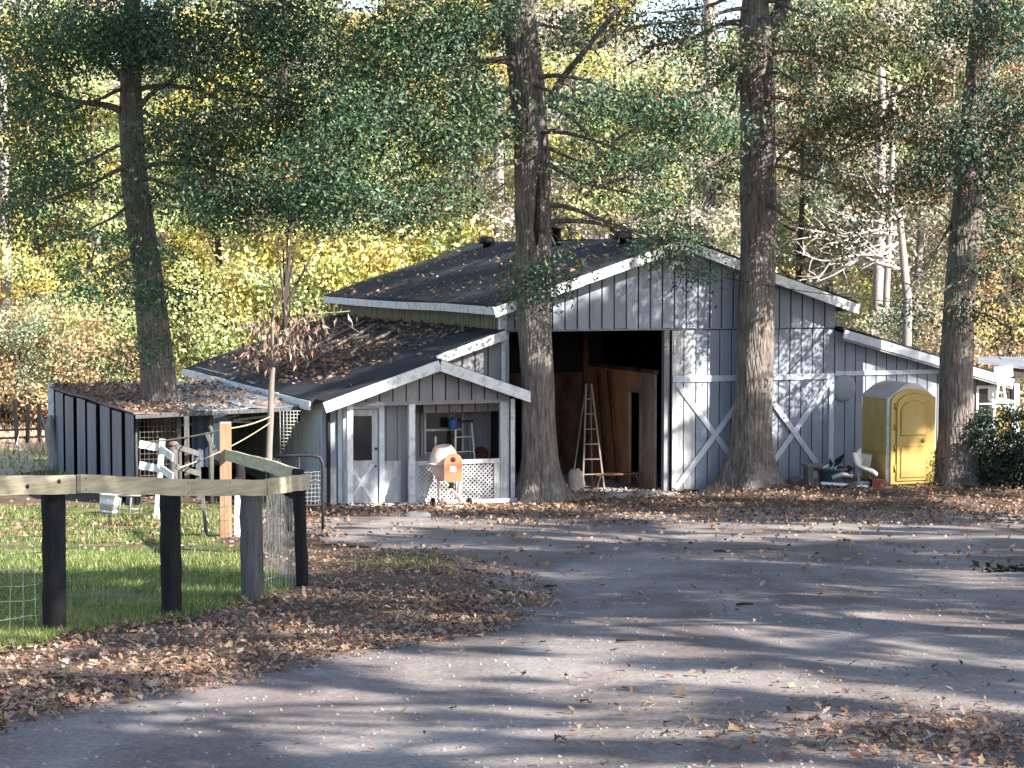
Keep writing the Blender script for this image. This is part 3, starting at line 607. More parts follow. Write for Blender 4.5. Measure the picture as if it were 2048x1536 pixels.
g5, g6 = G(548, 1112), G(484, 1072)
post('post', g5, PT(548, 922, g5.y), 0.10, 'old_post', fence, 10); post('post', g6, PT(481, 918, g6.y), 0.075, 'old_post', fence, 10)
MB().beam(up(g6, -0.1) + V3((-0.04, -0.1, 0)), PT(479, 990, g6.y - 0.1), 0.14, 0.03, (0, 1, 0)).build('paint_board', 'white_trim', fence, world=True)
gb = G(-170, 1300); post('post', gb, up(gb, 1.14), 0.094, 'old_post', fence, 12)
RAILS = []
def rail(pa, ya, pb, yb, ha, hb, off=-0.13):
    a = V3(PT(*pa, ya)); b = V3(PT(*pb, yb)); d = (b - a).normalized(); nn = V3((d.y, -d.x, 0)).normalized(); a += nn * -off; b += nn * -off
    n = 6; mb = MB(); 
    pts = [a + (b - a) * i / n + V3((0, 0, 0.004 * math.sin(i * 2.1))) for i in range(n + 1)]
    vs = []
    for i, p in enumerate(pts):
        hw = (ha + (hb - ha) * i / n) / 2
        for s, t in ((-1, -1), (1, -1), (1, 1), (-1, 1)): vs.append(p + nn * 0.019 * s + V3((0, 0, hw * t)))
    fs = [(i * 4 + j, i * 4 + (j + 1) % 4, (i + 1) * 4 + (j + 1) % 4, (i + 1) * 4 + j) for i in range(n) for j in range(4)] + [(3, 2, 1, 0), tuple(n * 4 + k for k in range(4))]
    RAILS.append((a, b, nn))
    return mb.add(vs, fs).build('rail', 'fresh_lumber', fence, world=True)
r1 = rail((-170, 972), gb.y, (128, 966), g1.y, 0.148, 0.148)
r2 = rail((129, 966), g1.y, (353, 974), g2.y, 0.148, 0.148)
r3 = rail((354, 974), g2.y, (505, 974), g3.y, 0.148, 0.15); r4 = rail((505, 974), g3.y, (592, 963), g4.y, 0.15, 0.165)
r5 = rail((622, 955), g4.y, (545, 928), g5.y, 0.16, 0.16, 0.1); r6 = rail((545, 930), g5.y, (462, 908), g6.y, 0.17, 0.17, 0.1)
for t_, dz in ((0.66, -0.01), (0.88, 0.025)):                   # knots in the first rail
    a, b, nn = RAILS[0]; c = a + (b - a) * t_ + nn * 0.0195 + V3((0, 0, dz)); MB().lathe([(0.019, 0), (0.016, 0.004), (0.004, 0.006)], c, nn, 10).build('knot', 'stick', r1, world=True)
for k, (rr_, ts_) in enumerate(((r2, (0.04, 0.97)), (r3, (0.03, 0.5, 0.97)), (r4, (0.05, 0.95)))):   # nail heads
    a, b, nn = RAILS[1 + k]
    for t_ in ts_:
        for dz in (-0.045, 0.045): MB().lathe([(0.007, 0), (0.006, 0.003)], a + (b - a) * t_ + nn * 0.0195 + V3((0, 0, dz)), nn, 8).build('nail', 'stick', rr_, world=True)
# wire mesh of the front fence, bay by bay
def bay(a, b, off=0.09, nu=None, ht=0.92, m='wire', r=0.0016):
    a, b = V3(a), V3(b); d = (b - a).normalized(); nn = V3((d.y, -d.x, 0)) * -off; mb = MB()
    wire_grid(mb, a + nn + V3((0, 0, 0.02)), b + nn + V3((0, 0, 0.02)), a + nn + V3((0, 0, ht)), max(3, int((b - a).length / 0.12)), int(ht / 0.13), r, 0.012)
    mb.build('wire_mesh', m, fence, world=True, kind='stuff')
bay(gb, g1, m='wire', r=0.0034); bay(g1, g2, m='wire_rust'); bay(g2, g3, m='wire_rust'); bay(g3, g4, m='wire', r=0.003); bay(g4, g5, 0.1, m='wire_rust', r=0.003); bay(g5, g6, 0.1, m='wire_rust')

gt = G(452, 1074)
t = thing('tall_post', 'tall raw reddish wooden post where the rail fence ends', 'post', tuple(gt))
MB().beam(up(gt, -0.2), PT(451, 846, gt.y), 0.16, 0.15, (0, 1, 0)).build('shaft', 'post_lumber', t, world=True)
tp = PT(451, 846, gt.y); MB().beam(tp, tp + V3((0, 0, 0.012)), 0.15, 0.14, (0, 1, 0)).build('cap', 'bleached_wood', t, world=True)

# white board fence behind it
gw = G(318, 1040); t = thing('white_board_fence', 'short white-painted board fence piece with a pointed post left of the black post', 'fence', tuple(gw))
Yw = gw.y
MB().beam(PT(313, 1042, Yw), PT(325, 878, Yw), 0.10, 0.05, (0, 1, 0)).build('post', 'white_trim', t, world=True)
for y0 in (891, 933): MB().beam(PT(279, y0 - 3, Yw + 0.06), PT(317, y0 + 4, Yw + 0.06), 0.03, 0.14).build('rail', 'white_trim', t, world=True)
for y0 in (903, 942): MB().beam(PT(321, y0 - 6, Yw - 0.06), PT(346, y0 + 12, Yw - 0.5), 0.03, 0.14).build('rail', 'white_trim', t, world=True)
MB().prism([PT(317, 902, Yw - 0.09), PT(331, 902, Yw - 0.09), PT(324, 890, Yw - 0.09)], (0, 0.1, 0)).build('post_cap', 'white_trim', t, world=True)
g7 = G(347, 1035); t = thing('round_post', 'weathered round dark post with a rusty cap beside the white board fence', 'post', tuple(g7))
post('shaft', g7, PT(347, 892, g7.y), 0.085, 'grey_post', t, 12); MB().lathe([(0.1, 0), (0.105, 0.05), (0.06, 0.09), (0.01, 0.095)], PT(347, 892, g7.y), n=12).build('cap', 'copper', t, world=True)
g8 = G(415, 1070); t = thing('pen_gate', 'grey weathered wooden pen gate leading from the round post to the tall post', 'gate', tuple(g8))
Yg = 34.0
for a, b in (((352, 893), (398, 908)), ((352, 933), (400, 948))): MB().beam(PT(*a, Yg - 0.6), PT(*b, Yg), 0.04, 0.09).build('rail', 'grey_post', t, world=True)
for px, y0, y1 in ((375, 832, 985), (398, 905, 1000)): MB().beam(PT(px, y1, Yg), PT(px - 2, y0, Yg), 0.08, 0.05, (0, 1, 0)).build('stile', 'grey_post', t, world=True)
MB().beam(PT(413, 1075, 31.5), PT(405, 985, 31.8), 0.05, 0.05, (0, 1, 0)).build('stake', 'grey_post', t, world=True)
MB().beam(PT(412, 866, Yg), PT(432, 905, Yg - 0.1), 0.06, 0.04, (0, 1, 0)).build('brace', 'grey_post', t, world=True)
# tubular gate by the porch
gg = G(646, 1062); Yt = gg.y
t = thing('tubular_gate', 'black tubular metal gate with rounded corner standing open before the porch', 'gate', tuple(gg))
arch = [PT(x, y, Yt) for x, y in ((646, 1062), (646, 1000), (646, 940), (645, 925), (640, 915), (628, 911), (590, 911), (548, 913))]
MB().tube(arch, 0.028, 8).build('frame', 'dark_metal', t, world=True)
for y in (965, 1010): MB().tube([PT(555, y + 3, Yt), PT(646, y, Yt)], 0.018, 6).build('rail', 'dark_metal', t, world=True)
for x0, x1, y1 in ((548, 552, 1070), (598, 598, 1064)): MB().tube([PT(x0, 913, Yt), PT(x1, y1, Yt)], 0.02, 6).build('upright', 'dark_metal', t, world=True)
mb = MB(); a, b, c = PT(600, 1012, Yt), PT(645, 1010, Yt), PT(600, 945, Yt); wire_grid(mb, a, b, c, 6, 8, 0.005, 0.01); mb.build('wire_mesh', 'wire', t, world=True, kind='stuff')
g = G(572, 1085); t = thing('leaning_stake', 'thin dark stakes crossed behind the corner of the rail fence', 'stake', tuple(g))
for a, b in (((549, 1095), (556, 990)), ((580, 1062), (562, 985))): MB().tube([PT(*a, g.y), PT(*b, g.y)], 0.035, 7).build('stake', 'old_post', t, world=True)
# rope from post to sapling and to the shed
def sag(a, b, s, n=12): return [V3(a) + (V3(b) - V3(a)) * i / n - V3((0, 0, 4 * s * (i / n) * (1 - i / n))) for i in range(n + 1)]
ra, rb, rc = PT(451, 858, gt.y), PT(543, 832, 39.6), PT(272, 884, 39.0)
for k, (a, b, s) in enumerate(((ra, rc, 0.05), (ra, rb, 0.04))):
    o = MB().tube(sag(a, b, s), 0.014, 5).build('rope', 'rope', None, loc=tuple(a)); tag(o, ['pale rope stretched from the tall raw post left to the tin shed corner', 'pale rope stretched from the tall raw post right to the sapling'][k], 'rope')
a, b = PT(360, 935, 33), PT(545, 842, 39.5); o = MB().tube(sag(a, b, 0.08), 0.012, 5).build('rope', 'rope', None, loc=tuple(a)); tag(o, 'slack lower rope crossing behind the tall raw post', 'rope')

# far paddock fence at left
gf = G(38, 890); t = thing('paddock_fence', 'dark thin post and rail fence before the sunlit field at far left', 'fence', tuple(gf))
Yf = gf.y
for x0, y0, x1, y1 in ((29, 798, 35, 890), (56, 808, 55, 890), (78, 808, 79, 922)): MB().beam(PT(x1, y1, Yf), PT(x0, y0, Yf), 0.1, 0.1, (0, 1, 0)).build('post', 'old_post', t, world=True)
for y in (842, 860, 876): MB().tube([PT(-60, y + 3, Yf), PT(95, y - 3, Yf)], 0.035, 6).build('rail', 'old_post', t, world=True)
gs = G(105, 940); t = thing('weathered_stump_post', 'bleached split tree stump at the far corner of the tin shed', 'stump', tuple(gs))
mb = MB(); c = gs
mb.tube([c + V3((0.05 * math.sin(i), 0, -0.1 + 0.24 * i)) for i in range(7)], [0.22, 0.17, 0.15, 0.14, 0.15, 0.12, 0.05], 9); mb.build('trunk', 'pale_bark', t, world=True)
mb = MB(); mb.tube([c + V3((-0.05, 0, 0.9)), c + V3((-0.2, 0, 1.2)), c + V3((-0.25, 0, 1.35))], [0.07, 0.05, 0.02], 7); mb.build('stub', 'pale_bark', t, world=True)

# ribbed white bucket and clutter by the shed
g = G(216, 1034); t = thing('ribbed_tub', 'white ribbed plastic tub lying on the grass below the pale rail', 'tub', tuple(g))
mb = MB(); mb.lathe([(0.14, 0.0), (0.16, 0.1), (0.175, 0.105), (0.175, 0.14), (0.165, 0.145), (0.18, 0.25), (0.195, 0.255), (0.195, 0.29), (0.185, 0.295), (0.2, 0.42), (0.215, 0.43), (0.215, 0.46), (0.19, 0.45), (0.17, 0.1)], g, (0.12, 0, 1), 20); mb.build('shell', 'white_plastic', t, world=True)
g = G(258, 1040); t = thing('crate_frame', 'dark metal crate frame standing left of the white board fence', 'frame', tuple(g))
for dx, dz in ((-0.2, 0), (0.0, 0.03), (0.2, 0)): MB().tube([g + V3((dx, 0, 0)), g + V3((dx + 0.05, 0.1, 0.62 + dz))], 0.022, 6).build('bar', 'wire_rust', t, world=True)
for dz in (0.2, 0.45): MB().tube([g + V3((-0.22, 0.03, dz)), g + V3((0.25, 0.05, dz))], 0.02, 6).build('bar', 'wire_rust', t, world=True)

# ------------------------------------------------------------------ cement mixer
gm = G(900, 1014); mix = thing('cement_mixer', 'small orange and sun-bleached pink cement mixer on two wheels before the porch lattice', 'cement mixer', tuple(gm))
Ym = gm.y; sc_ = Ym / F                                        # metres per pixel there
def mp(px, py, dy=0.0): return PT(px, py, Ym + dy)
dc = mp(889, 925); ax = V3((-0.55, 0.05, 0.84)).normalized()
drum = MB().lathe([(0.05, -0.36), (0.2, -0.34), (0.27, -0.18), (0.305, 0.0), (0.305, 0.05), (0.26, 0.2), (0.19, 0.33), (0.17, 0.35), (0.15, 0.33), (0.2, 0.2), (0.2, 0.0)], dc, V3((-0.12, -0.1, 1)), 28).build('drum', 'mixer_pale', mix, world=True)
MB().lathe([(0.312, -0.02), (0.36, -0.015), (0.36, 0.01), (0.312, 0.015)], dc, V3((-0.02, -0.05, 1)), 28).build('ring_gear', 'mixer_pale', drum, world=True)
hb = mp(907, 930, -0.36)
mb = MB(); prof = []
for i in range(11):
    t_ = math.pi * i / 10; prof.append((hb.x + 0.18 * math.cos(t_), hb.y, hb.z + 0.06 + 0.18 * math.sin(t_)))
prof += [(hb.x - 0.18, hb.y, hb.z - 0.29), (hb.x - 0.12, hb.y, hb.z - 0.33), (hb.x + 0.18, hb.y, hb.z - 0.31)]
mb.prism(prof, (0, -0.2, 0)); hou = mb.build('motor_housing', 'mixer_orange', mix, world=True)
MB().box((hb.x - 0.07, hb.y - 0.206, hb.z - 0.12), (hb.x + 0.06, hb.y - 0.202, hb.z - 0.01)).build('sticker', 'sticker', hou, world=True)
MB().lathe([(0.055, 0), (0.05, 0.006), (0.01, 0.008)], (hb.x, hb.y - 0.2, hb.z + 0.13), (0, -1, 0), 14).build('logo_disc', 'brick_red', hou, world=True)
MB().tube([mp(871, 893), mp(871, 873)], 0.022, 8).build('handle', 'aluminium', mix, world=True)
for a, b, r in (((876, 948), (878, 1006), 0.028), ((903, 965), (903, 985), 0.05), ((921, 955), (917, 1003), 0.05)): MB().tube([mp(*a), mp(*b)], r, 8).build('leg', 'mixer_pale' if a[0] != 903 else 'rubber', mix, world=True)
for a, b in (((902, 978), (880, 1012)), ((902, 978), (936, 1012)), ((878, 1012), (938, 1013)), ((881, 1003), (916, 1001))): MB().tube([mp(*a, -0.1), mp(*b, -0.1)], 0.026, 8).build('brace', 'mixer_pale', mix, world=True)
for px, s in ((866, 0.115), (939, 0.115)):
    wh = MB().lathe([(0.03, -0.03), (s, -0.028), (s + 0.012, 0), (s, 0.028), (0.03, 0.03)], mp(px, 1011, 0.02) + V3((0, 0, 0.04)), V3((1, 0.35, 0)), 18).build('wheel', 'rubber', mix, world=True)
    MB().lathe([(0.035, -0.034), (0.04, 0.0), (0.035, 0.034)], mp(px, 1011, 0.02) + V3((0, 0, 0.04)), V3((1, 0.35, 0)), 10).build('hub', 'mixer_pale', wh, world=True)
MB().tube([mp(866, 1011, 0.02), mp(939, 1011, 0.02)], 0.015, 6).build('axle', 'rubber', mix, world=True)

# ------------------------------------------------------------------ ladders
def stepladder(name, label, base, hgt, wb, wt, depth, rungs, m, yaw, top=None):
    t = thing(name, label, 'ladder', base, yaw)
    for s in (-1, 1): MB().beam((s * wb / 2, 0, 0), (s * wt / 2, depth * 0.45, hgt), 0.035, 0.06, (0, 1, 0)).build('side_rail', m, t)
    for s in (-1, 1): MB().beam((s * wb / 2 * 0.95, depth, 0), (s * wt / 2 * 0.9, depth * 0.5, hgt - 0.05), 0.025, 0.04, (0, 1, 0)).build('rear_leg', m, t)
    for i in range(1, rungs + 1):
        k = i / (rungs + 1); wd = wb + (wt - wb) * k; MB().beam((-wd / 2, depth * 0.45 * k, hgt * k), (wd / 2, depth * 0.45 * k, hgt * k), 0.07, 0.022).build('step', m, t)
    MB().beam((-wb / 2 * 0.9, depth * 0.95, 0.25), (wb / 2 * 0.9, depth * 0.95, 0.25), 0.03, 0.03).build('stretcher', m, t)
    if top: MB().box((-wt / 2 - 0.03, depth * 0.3, hgt), (wt / 2 + 0.03, depth * 0.6, hgt + 0.04)).build('top_step', top, t)
    return t
stepladder('step_ladder', 'tall narrow pale stepladder standing in the dark barn doorway', BW(2.5, 0.9, 0.03), 2.32, 0.5, 0.12, 0.9, 6, 'ladder_wood', BY - 0.1)
lb = BW(-0.72, 0.2, 0.1); stepladder('step_ladder', 'short aluminium stepladder with a dark blue top on the porch', lb, 1.55, 0.5, 0.36, 0.4, 4, 'aluminium', BY, 'blue_dark')
p = lb + V3((-0.28, 0, 1.42)); t = thing('blue_can', 'bright blue paint can hooked to the porch stepladder', 'can', tuple(p))
MB().lathe([(0.09, 0), (0.095, 0.2), (0.085, 0.21), (0.08, 0.05)], p, n=16).build('can', 'blue_paint', t, world=True)
MB().tube([p + V3((-0.09, 0, 0.19)), p + V3((-0.05, 0, 0.28)), p + V3((0.05, 0, 0.28)), p + V3((0.09, 0, 0.19))], 0.006, 5).build('handle', 'aluminium', t, world=True)
p = BW(3.1, 1.0, 0.03); t = thing('saw_bench', 'low wooden bench on splayed legs behind the barn ladder', 'bench', tuple(p), BY)
MB().box((-0.55, -0.12, 0.30), (0.55, 0.12, 0.335)).build('top', 'plywood_dark', t)
for s in (-1, 1):
    for s2 in (-1, 1): MB().beam((s * 0.55, s2 * 0.16, 0), (s * 0.42, s2 * 0.08, 0.30), 0.04, 0.025, (0, 1, 0)).build('leg', 'plywood_dark', t)
p = BW(2.05, 0.85, 0.03); t = thing('feed_sack', 'crumpled pale paper feed sack beside the barn ladder', 'sack', tuple(p))
mb = MB(); n = 12; vs = []; 
for z, r in ((0, 0.17), (0.15, 0.19), (0.3, 0.17), (0.42, 0.15), (0.47, 0.1)):
    for j in range(n):
        a = 2 * math.pi * j / n; rr = r * (1 + 0.15 * math.sin(3 * a + z * 9)); vs.append(p + V3((rr * math.cos(a), rr * 0.6 * math.sin(a), z + 0.02 * math.sin(5 * a))))
mb.add(vs, [(i * n + j, i * n + (j + 1) % n, (i + 1) * n + (j + 1) % n, (i + 1) * n + j) for i in range(4) for j in range(n)] + [tuple(4 * n + j for j in range(n))], True); mb.build('bag', 'burlap', t, world=True)
# pieces stored on the porch
p = BW(-0.3, 0.45, 0.95); o = MB().lathe([(0.10, -0.02), (0.16, -0.02), (0.16, 0.02), (0.10, 0.02)], p, (0.2, 1, 0), 18).build('hose_coil', 'brick_red', None, loc=tuple(p)); tag(o, 'dark red hose coil hanging on the porch wall right of the stepladder', 'hose')

# ------------------------------------------------------------------ portable toilet
gp = G(1790, 966); tl = thing('portable_toilet', 'yellow portable toilet with a domed grey roof beside the right trunk', 'portable toilet', (PT(1793, 960, 43.9).x, 43.9, h(8.5, 43.9) - 0.02), math.radians(19))
W2, D2, HW = 0.555, 0.56, 1.96
MB().box((-W2, -D2, 0.06), (W2, D2, HW)).build('cabin', 'toilet_yellow', tl)
MB().box((-W2 - 0.03, -D2 - 0.03, 0), (W2 + 0.03, D2 + 0.03, 0.075)).build('skid', 'toilet_yellow_dark', tl)
mb = MB(); n = 14; vs = []
for y, k in ((-D2 - 0.06, 1.0), (-D2 + 0.1, 1.0), (D2 - 0.1, 1.0), (D2 + 0.05, 0.9)):
    for i in range(n + 1):
        x = -W2 - 0.05 + (2 * W2 + 0.1) * i / n; c = math.cos((x / (W2 + 0.05)) * math.pi / 2); vs.append((x, y, HW - 0.06 + 0.03 + 0.34 * k * c ** 1.25))
kk = n + 1; fs = [(j * kk + i, j * kk + i + 1, (j + 1) * kk + i + 1, (j + 1) * kk + i) for j in range(3) for i in range(n)]
fs += [tuple(range(n, -1, -1)), tuple(3 * kk + i for i in range(kk))]
mb.add(vs, fs, False); mb.build('roof', 'toilet_roof', tl)
# raised arched front frame and door
def arch(w0, zb, zt, rise, y, d, n=12):
    pts = [(-w0, y, zb), (w0, y, zb)]
    for i in range(n + 1):
        a = math.pi * i / n; pts.append((w0 * math.cos(a), y, zt + rise * math.sin(a)))
    return MB().prism(pts, (0, d, 0))
arch(W2 - 0.03, 0.08, HW - 0.12, 0.30, -D2 - 0.003, -0.10).build('front_frame', 'toilet_yellow', tl)
arch(0.42, 0.135, HW - 0.2, 0.30, -D2 - 0.104, -0.006).build('door_gap', 'toilet_yellow_dark', tl)
dr_ = arch(0.395, 0.15, HW - 0.21, 0.285, -D2 - 0.106, -0.03).build('door', 'toilet_yellow', tl)
arch(0.325, 1.12, HW - 0.30, 0.24, -D2 - 0.137, -0.005).build('panel_groove', 'toilet_yellow_dark', dr_); arch(0.30, 1.145, HW - 0.31, 0.225, -D2 - 0.139, -0.02).build('door_panel', 'toilet_yellow', dr_)
MB().box((-0.325, -D2 - 0.142, 0.2), (0.325, -D2 - 0.137, 0.9)).build('panel_groove', 'toilet_yellow_dark', dr_); MB().box((-0.30, -D2 - 0.160, 0.225), (0.30, -D2 - 0.144, 0.875)).build('door_panel', 'toilet_yellow', dr_)
MB().lathe([(0.05, 0), (0.05, 0.02), (0.02, 0.03)], (0.25, -D2 - 0.138, 1.02), (0, -1, 0), 12).build('latch', 'toilet_yellow_dark', dr_)
for z in (0.35, 0.8, 1.25, 1.7): MB().tube([(-0.43, -D2 - 0.115, z), (-0.43, -D2 - 0.115, z + 0.14)], 0.022, 8).build('hinge', 'toilet_yellow_dark', dr_)
MB().box((-W2 - 0.015, -D2 - 0.03, 0.08), (-W2 + 0.045, -D2 + 0.03, HW - 0.02)).build('corner_strip', 'white_trim', tl)
MB().box((W2 - 0.028, -D2 - 0.08, 0.08), (W2 + 0.02, -D2 + 0.03, HW - 0.02)).build('corner_strip', 'toilet_yellow', tl)
for z in (0.72, 1.93): MB().box((-W2 - 0.008, -D2 + 0.05, z), (-W2 - 0.002, D2 - 0.05, z + 0.03)).build('side_groove', 'toilet_yellow_dark', tl)
MB().tube([(W2 + 0.09, 0.2, 0.0), (W2 + 0.09, 0.2, 0.5)], 0.1, 10).build('tank', 'white_plastic', tl)

# ------------------------------------------------------------------ junk by the sliding door
jy = 43.4
def JP(px, py, dy=0.0): return PT(px, py, jy + dy)
def gz(px, dy=0.0): 
    x = (px - CX) / F * (jy + dy); return V3((x, jy + dy, h(x, jy + dy)))
c = gz(1632); t = thing('storage_bin', 'grey-brown plastic bin with a pale sticker at the foot of the sliding door', 'bin', tuple(c), 0.15)
mb = MB(); mb.prism([(-0.2, -0.18, 0), (0.2, -0.18, 0), (0.2, 0.18, 0), (-0.2, 0.18, 0)], (0, 0, 0.42)); mb.build('body', 'bin_brown', t)
MB().box((-0.23, -0.21, 0.42), (0.23, 0.21, 0.47)).build('rim', 'bin_brown', t); MB().box((-0.08, -0.186, 0.18), (0.02, -0.182, 0.33)).build('sticker', 'burlap', t)
c = gz(1668, -0.2); t = thing('planter_tub', 'dark blue-grey tub holding scraps and a big dark leaf beside the white seat shell', 'tub', tuple(c))
MB().lathe([(0.26, 0), (0.32, 0.36), (0.37, 0.37), (0.37, 0.42), (0.33, 0.42), (0.3, 0.34)], c, n=22).build('shell', 'tub_blue', t, world=True)
for k in range(5):
    a = c + V3((-0.25 + 0.1 * k, -0.05, 0.38)); MB().beam(a, a + V3((0.2 - 0.08 * k, 0.05, 0.12 + 0.03 * (k % 2))), 0.05, 0.02).build('scrap', ['white_plastic', 'patchy_paint'][k % 2], t, world=True)
lf = c + V3((0.02, -0.05, 0.4)); mb = MB(); mb.add([lf, lf + V3((0.02, -0.03, 0.2)), lf + V3((0.24, 0, 0.34)), lf + V3((0.18, 0.03, 0.14))], [(0, 3, 2, 1)]); mb.build('leaf', 'old_post', t, world=True)
lf = c + V3((-0.05, -0.07, 0.4)); mb = MB(); mb.add([lf, lf + V3((-0.05, 0, 0.12)), lf + V3((-0.02, 0, 0.22)), lf + V3((0.05, 0, 0.1))], [(0, 3, 2, 1)]); mb.build('leaf', 'old_post', t, world=True)
# white curved seat shell
c = gz(1726, -0.25); t = thing('seat_shell', 'white moulded plastic seat shell tipped against the yellow portable toilet', 'seat', tuple(c))
cs = [(1702, 908), (1703, 920), (1706, 932), (1713, 940), (1724, 945), (1738, 950), (1750, 958)]
mb = MB(); vs = []
for i, (px, py) in enumerate(cs):
    p = JP(px, py, -0.25); ww_ = 0.2 + 0.04 * math.sin(i)
    for s in range(5):
        q = -1 + s / 2; vs.append(p + V3((0.10 * (q + 1) * (1 if i < 3 else 0.25), q * ww_, 0.05 * q * q + (0.03 * (q + 1) if i < 3 else 0.04))))
mb.add(vs, [(i * 5 + s, i * 5 + s + 1, (i + 1) * 5 + s + 1, (i + 1) * 5 + s) for i in range(len(cs) - 1) for s in range(4)], True)
o = mb.build('shell', 'white_plastic', t, world=True); md = o.modifiers.new('solid', 'SOLIDIFY'); md.thickness = 0.06
MB().beam(JP(1716, 918, 0.1), JP(1742, 922, 0.1), 0.04, 0.27).build('backing_plate', 'toilet_roof', t, world=True)
for x_ in (1716, 1740): MB().tube([JP(x_, 946, -0.2), JP(x_ + 2, 968, -0.2)], 0.03, 7).build('leg', 'burlap', t, world=True)
c = gz(1757, -0.35); o = MB().box((c.x - 0.17, c.y - 0.1, c.z - 0.02), (c.x + 0.15, c.y + 0.12, c.z + 0.17)).build('clay_block', 'brick_red', None, loc=tuple(c)); tag(o, 'dark red clay block lying against the foot of the yellow portable toilet', 'block')
o.rotation_euler = (0, 0.08, 0.3)
for k, (x0, y0, x1, y1, m, lab, cat) in enumerate(((1642, 966, 1735, 972, 'blue_trim', 'long pale blue-grey plank lying before the junk tub', 'plank'), (1690, 975, 1738, 966, 'tub_blue', 'short slate-blue pipe end lying across the plank', 'pipe'), (1664, 955, 1705, 952, 'aluminium', 'dull metal part with bent ends on top of the junk pile', 'metal part'))):
    a, b = JP(x0, y0, -0.5), JP(x1, y1, -0.45); a.z = max(a.z, h(a.x, a.y) + 0.02)
    mb = MB()
    if k == 0: mb.beam(a, b, 0.12, 0.05)
    else: mb.tube([a, (a + b) / 2 + V3((0, 0, 0.03 * k)), b], [0.05, 0.06, 0.045], 9)
    tag(mb.build('plank' if k == 0 else 'pipe' if k == 1 else 'metal_part', m, None, loc=tuple(a)), lab, cat)
c = JP(1690, 940, -0.4); mb = MB()
for k in range(5): mb.tube([c + V3((rng.uniform(-0.25, 0.2), rng.uniform(-.1, .1), rng.uniform(-0.2, 0.1))) for _ in range(3)], 0.03, 7)
tag(mb.build('engine_scrap', 'dark_metal', None, loc=tuple(c)), 'tangle of dark scrap metal bars between the tub and the white seat', 'scrap')
# round dark disc hung on the wing wall
p = BW(8.18, -0.06, 2.25); o = MB().lathe([(0.32, 0), (0.31, 0.03), (0.24, 0.06), (0.02, 0.07)], BW(8.22, -0.03, 2.22), -BV, 24).build('wall_disc', 'siding', None, loc=tuple(p)); tag(o, 'round grey disc hung on the wall just right of the sliding door', 'disc')
# rocks on the ground near doorway
def rock(name, c, r, m, label):
    n1, n2 = 7, 10; vs = []
    for i in range(n1):
        for j in range(n2):
            a, b = math.pi * i / (n1 - 1), 2 * math.pi * j / n2; q = V3((math.sin(a) * math.cos(b) * r[0], math.sin(a) * math.sin(b) * r[1], math.cos(a) * r[2])); vs.append(V3(c) + q * (1 + 0.15 * math.sin(3 * a + 2 * b) + rng.uniform(-0.06, 0.06)))
    o = MB().add(vs, [(i * n2 + j, i * n2 + (j + 1) % n2, (i + 1) * n2 + (j + 1) % n2, (i + 1) * n2 + j) for i in range(n1 - 1) for j in range(n2)], True).build(name, m, None, loc=tuple(c)); return tag(o, label, 'rock')
for px, py, r, lab in ((1235, 994, (0.4, 0.2, 0.1), 'flat pale rock before the barn doorway, larger one left'), (1290, 992, (0.3, 0.18, 0.1), 'flat pale rock before the barn doorway, smaller one right'), (835, 1034, (0.3, 0.2, 0.1), 'pale rounded rock left of the cement mixer wheel'), (1590, 965, (0.2, 0.15, 0.13), 'dark rounded rock between the middle trunk and the grey bin'), (990, 992, (0.2, 0.15, 0.1), 'white rock at the porch corner under the small plant')):
    rock('rock', G(px, py), r, 'concrete' if 'dark' not in lab else 'bin_brown', lab)

# ------------------------------------------------------------------ right-hand far lean-to and stand
t = thing('open_carport', 'small open shelter with a bright metal roof at the right edge behind the bush', 'shelter', tuple(PT(2040, 820, 52)))
c = PT(2060, 722, 52); mb = MB(); grid_slab(mb, PT(1955, 724, 50.5), PT(2140, 742, 50.5), PT(2140, 715, 56), PT(1955, 713, 56), 4, 6, 0.05, 0.01); mb.build('roof', 'roof_metal', t, world=True)
MB().beam(PT(1985, 742, 50.6), PT(2140, 752, 50.6), 0.06, 0.2).build('roof_beam', 'dark_bark', t, world=True)
for px in (2032, 2075): MB().beam(PT(px, 930, 50.8), PT(px, 745, 50.8), 0.15, 0.15, (0, 1, 0)).build('post', 'white_trim', t, world=True)
MB().beam(PT(2024, 930, 50.8), PT(2024, 745, 50.8), 0.08, 0.15, (0, 1, 0)).build('post', 'black', t, world=True)
c = PT(2004, 820, 44.6); t = thing('white_stand', 'bright white tapered stand with a slatted base above the dark bush at right', 'stand', tuple(V3((c.x, c.y, h(c.x, c.y)))))
q = lambda px, py, dy=0: PT(px, py, 44.6 + dy)
for a, b in (((1993, 805), (1998, 757)), ((2012, 805), (2005, 757))): MB().beam(q(*a), q(*b), 0.05, 0.05, (0, 1, 0)).build('leg', 'white_plastic', t, world=True)
for y in (770, 785, 797): MB().beam(q(1994, y), q(2011, y), 0.02, 0.03).build('cross_bar', 'white_plastic', t, world=True)
for y in (803, 812): MB().beam(q(1981, y, -0.1), q(2026, y, -0.1), 0.3, 0.06).build('slat', 'white_plastic', t, world=True)
for x in (1984, 2023): MB().beam(q(x, 812), q(x, 940), 0.06, 0.06, (0, 1, 0)).build('leg', 'white_plastic', t, world=True)
MB().beam(q(1988, 745), q(2025, 742), 0.1, 0.24).build('hood', 'white_plastic', t, world=True)
MB().beam(q(1976, 788, 0.12), q(1993, 788, 0.12), 0.03, 0.3).build('side_panel', 'white_plastic', t, world=True)

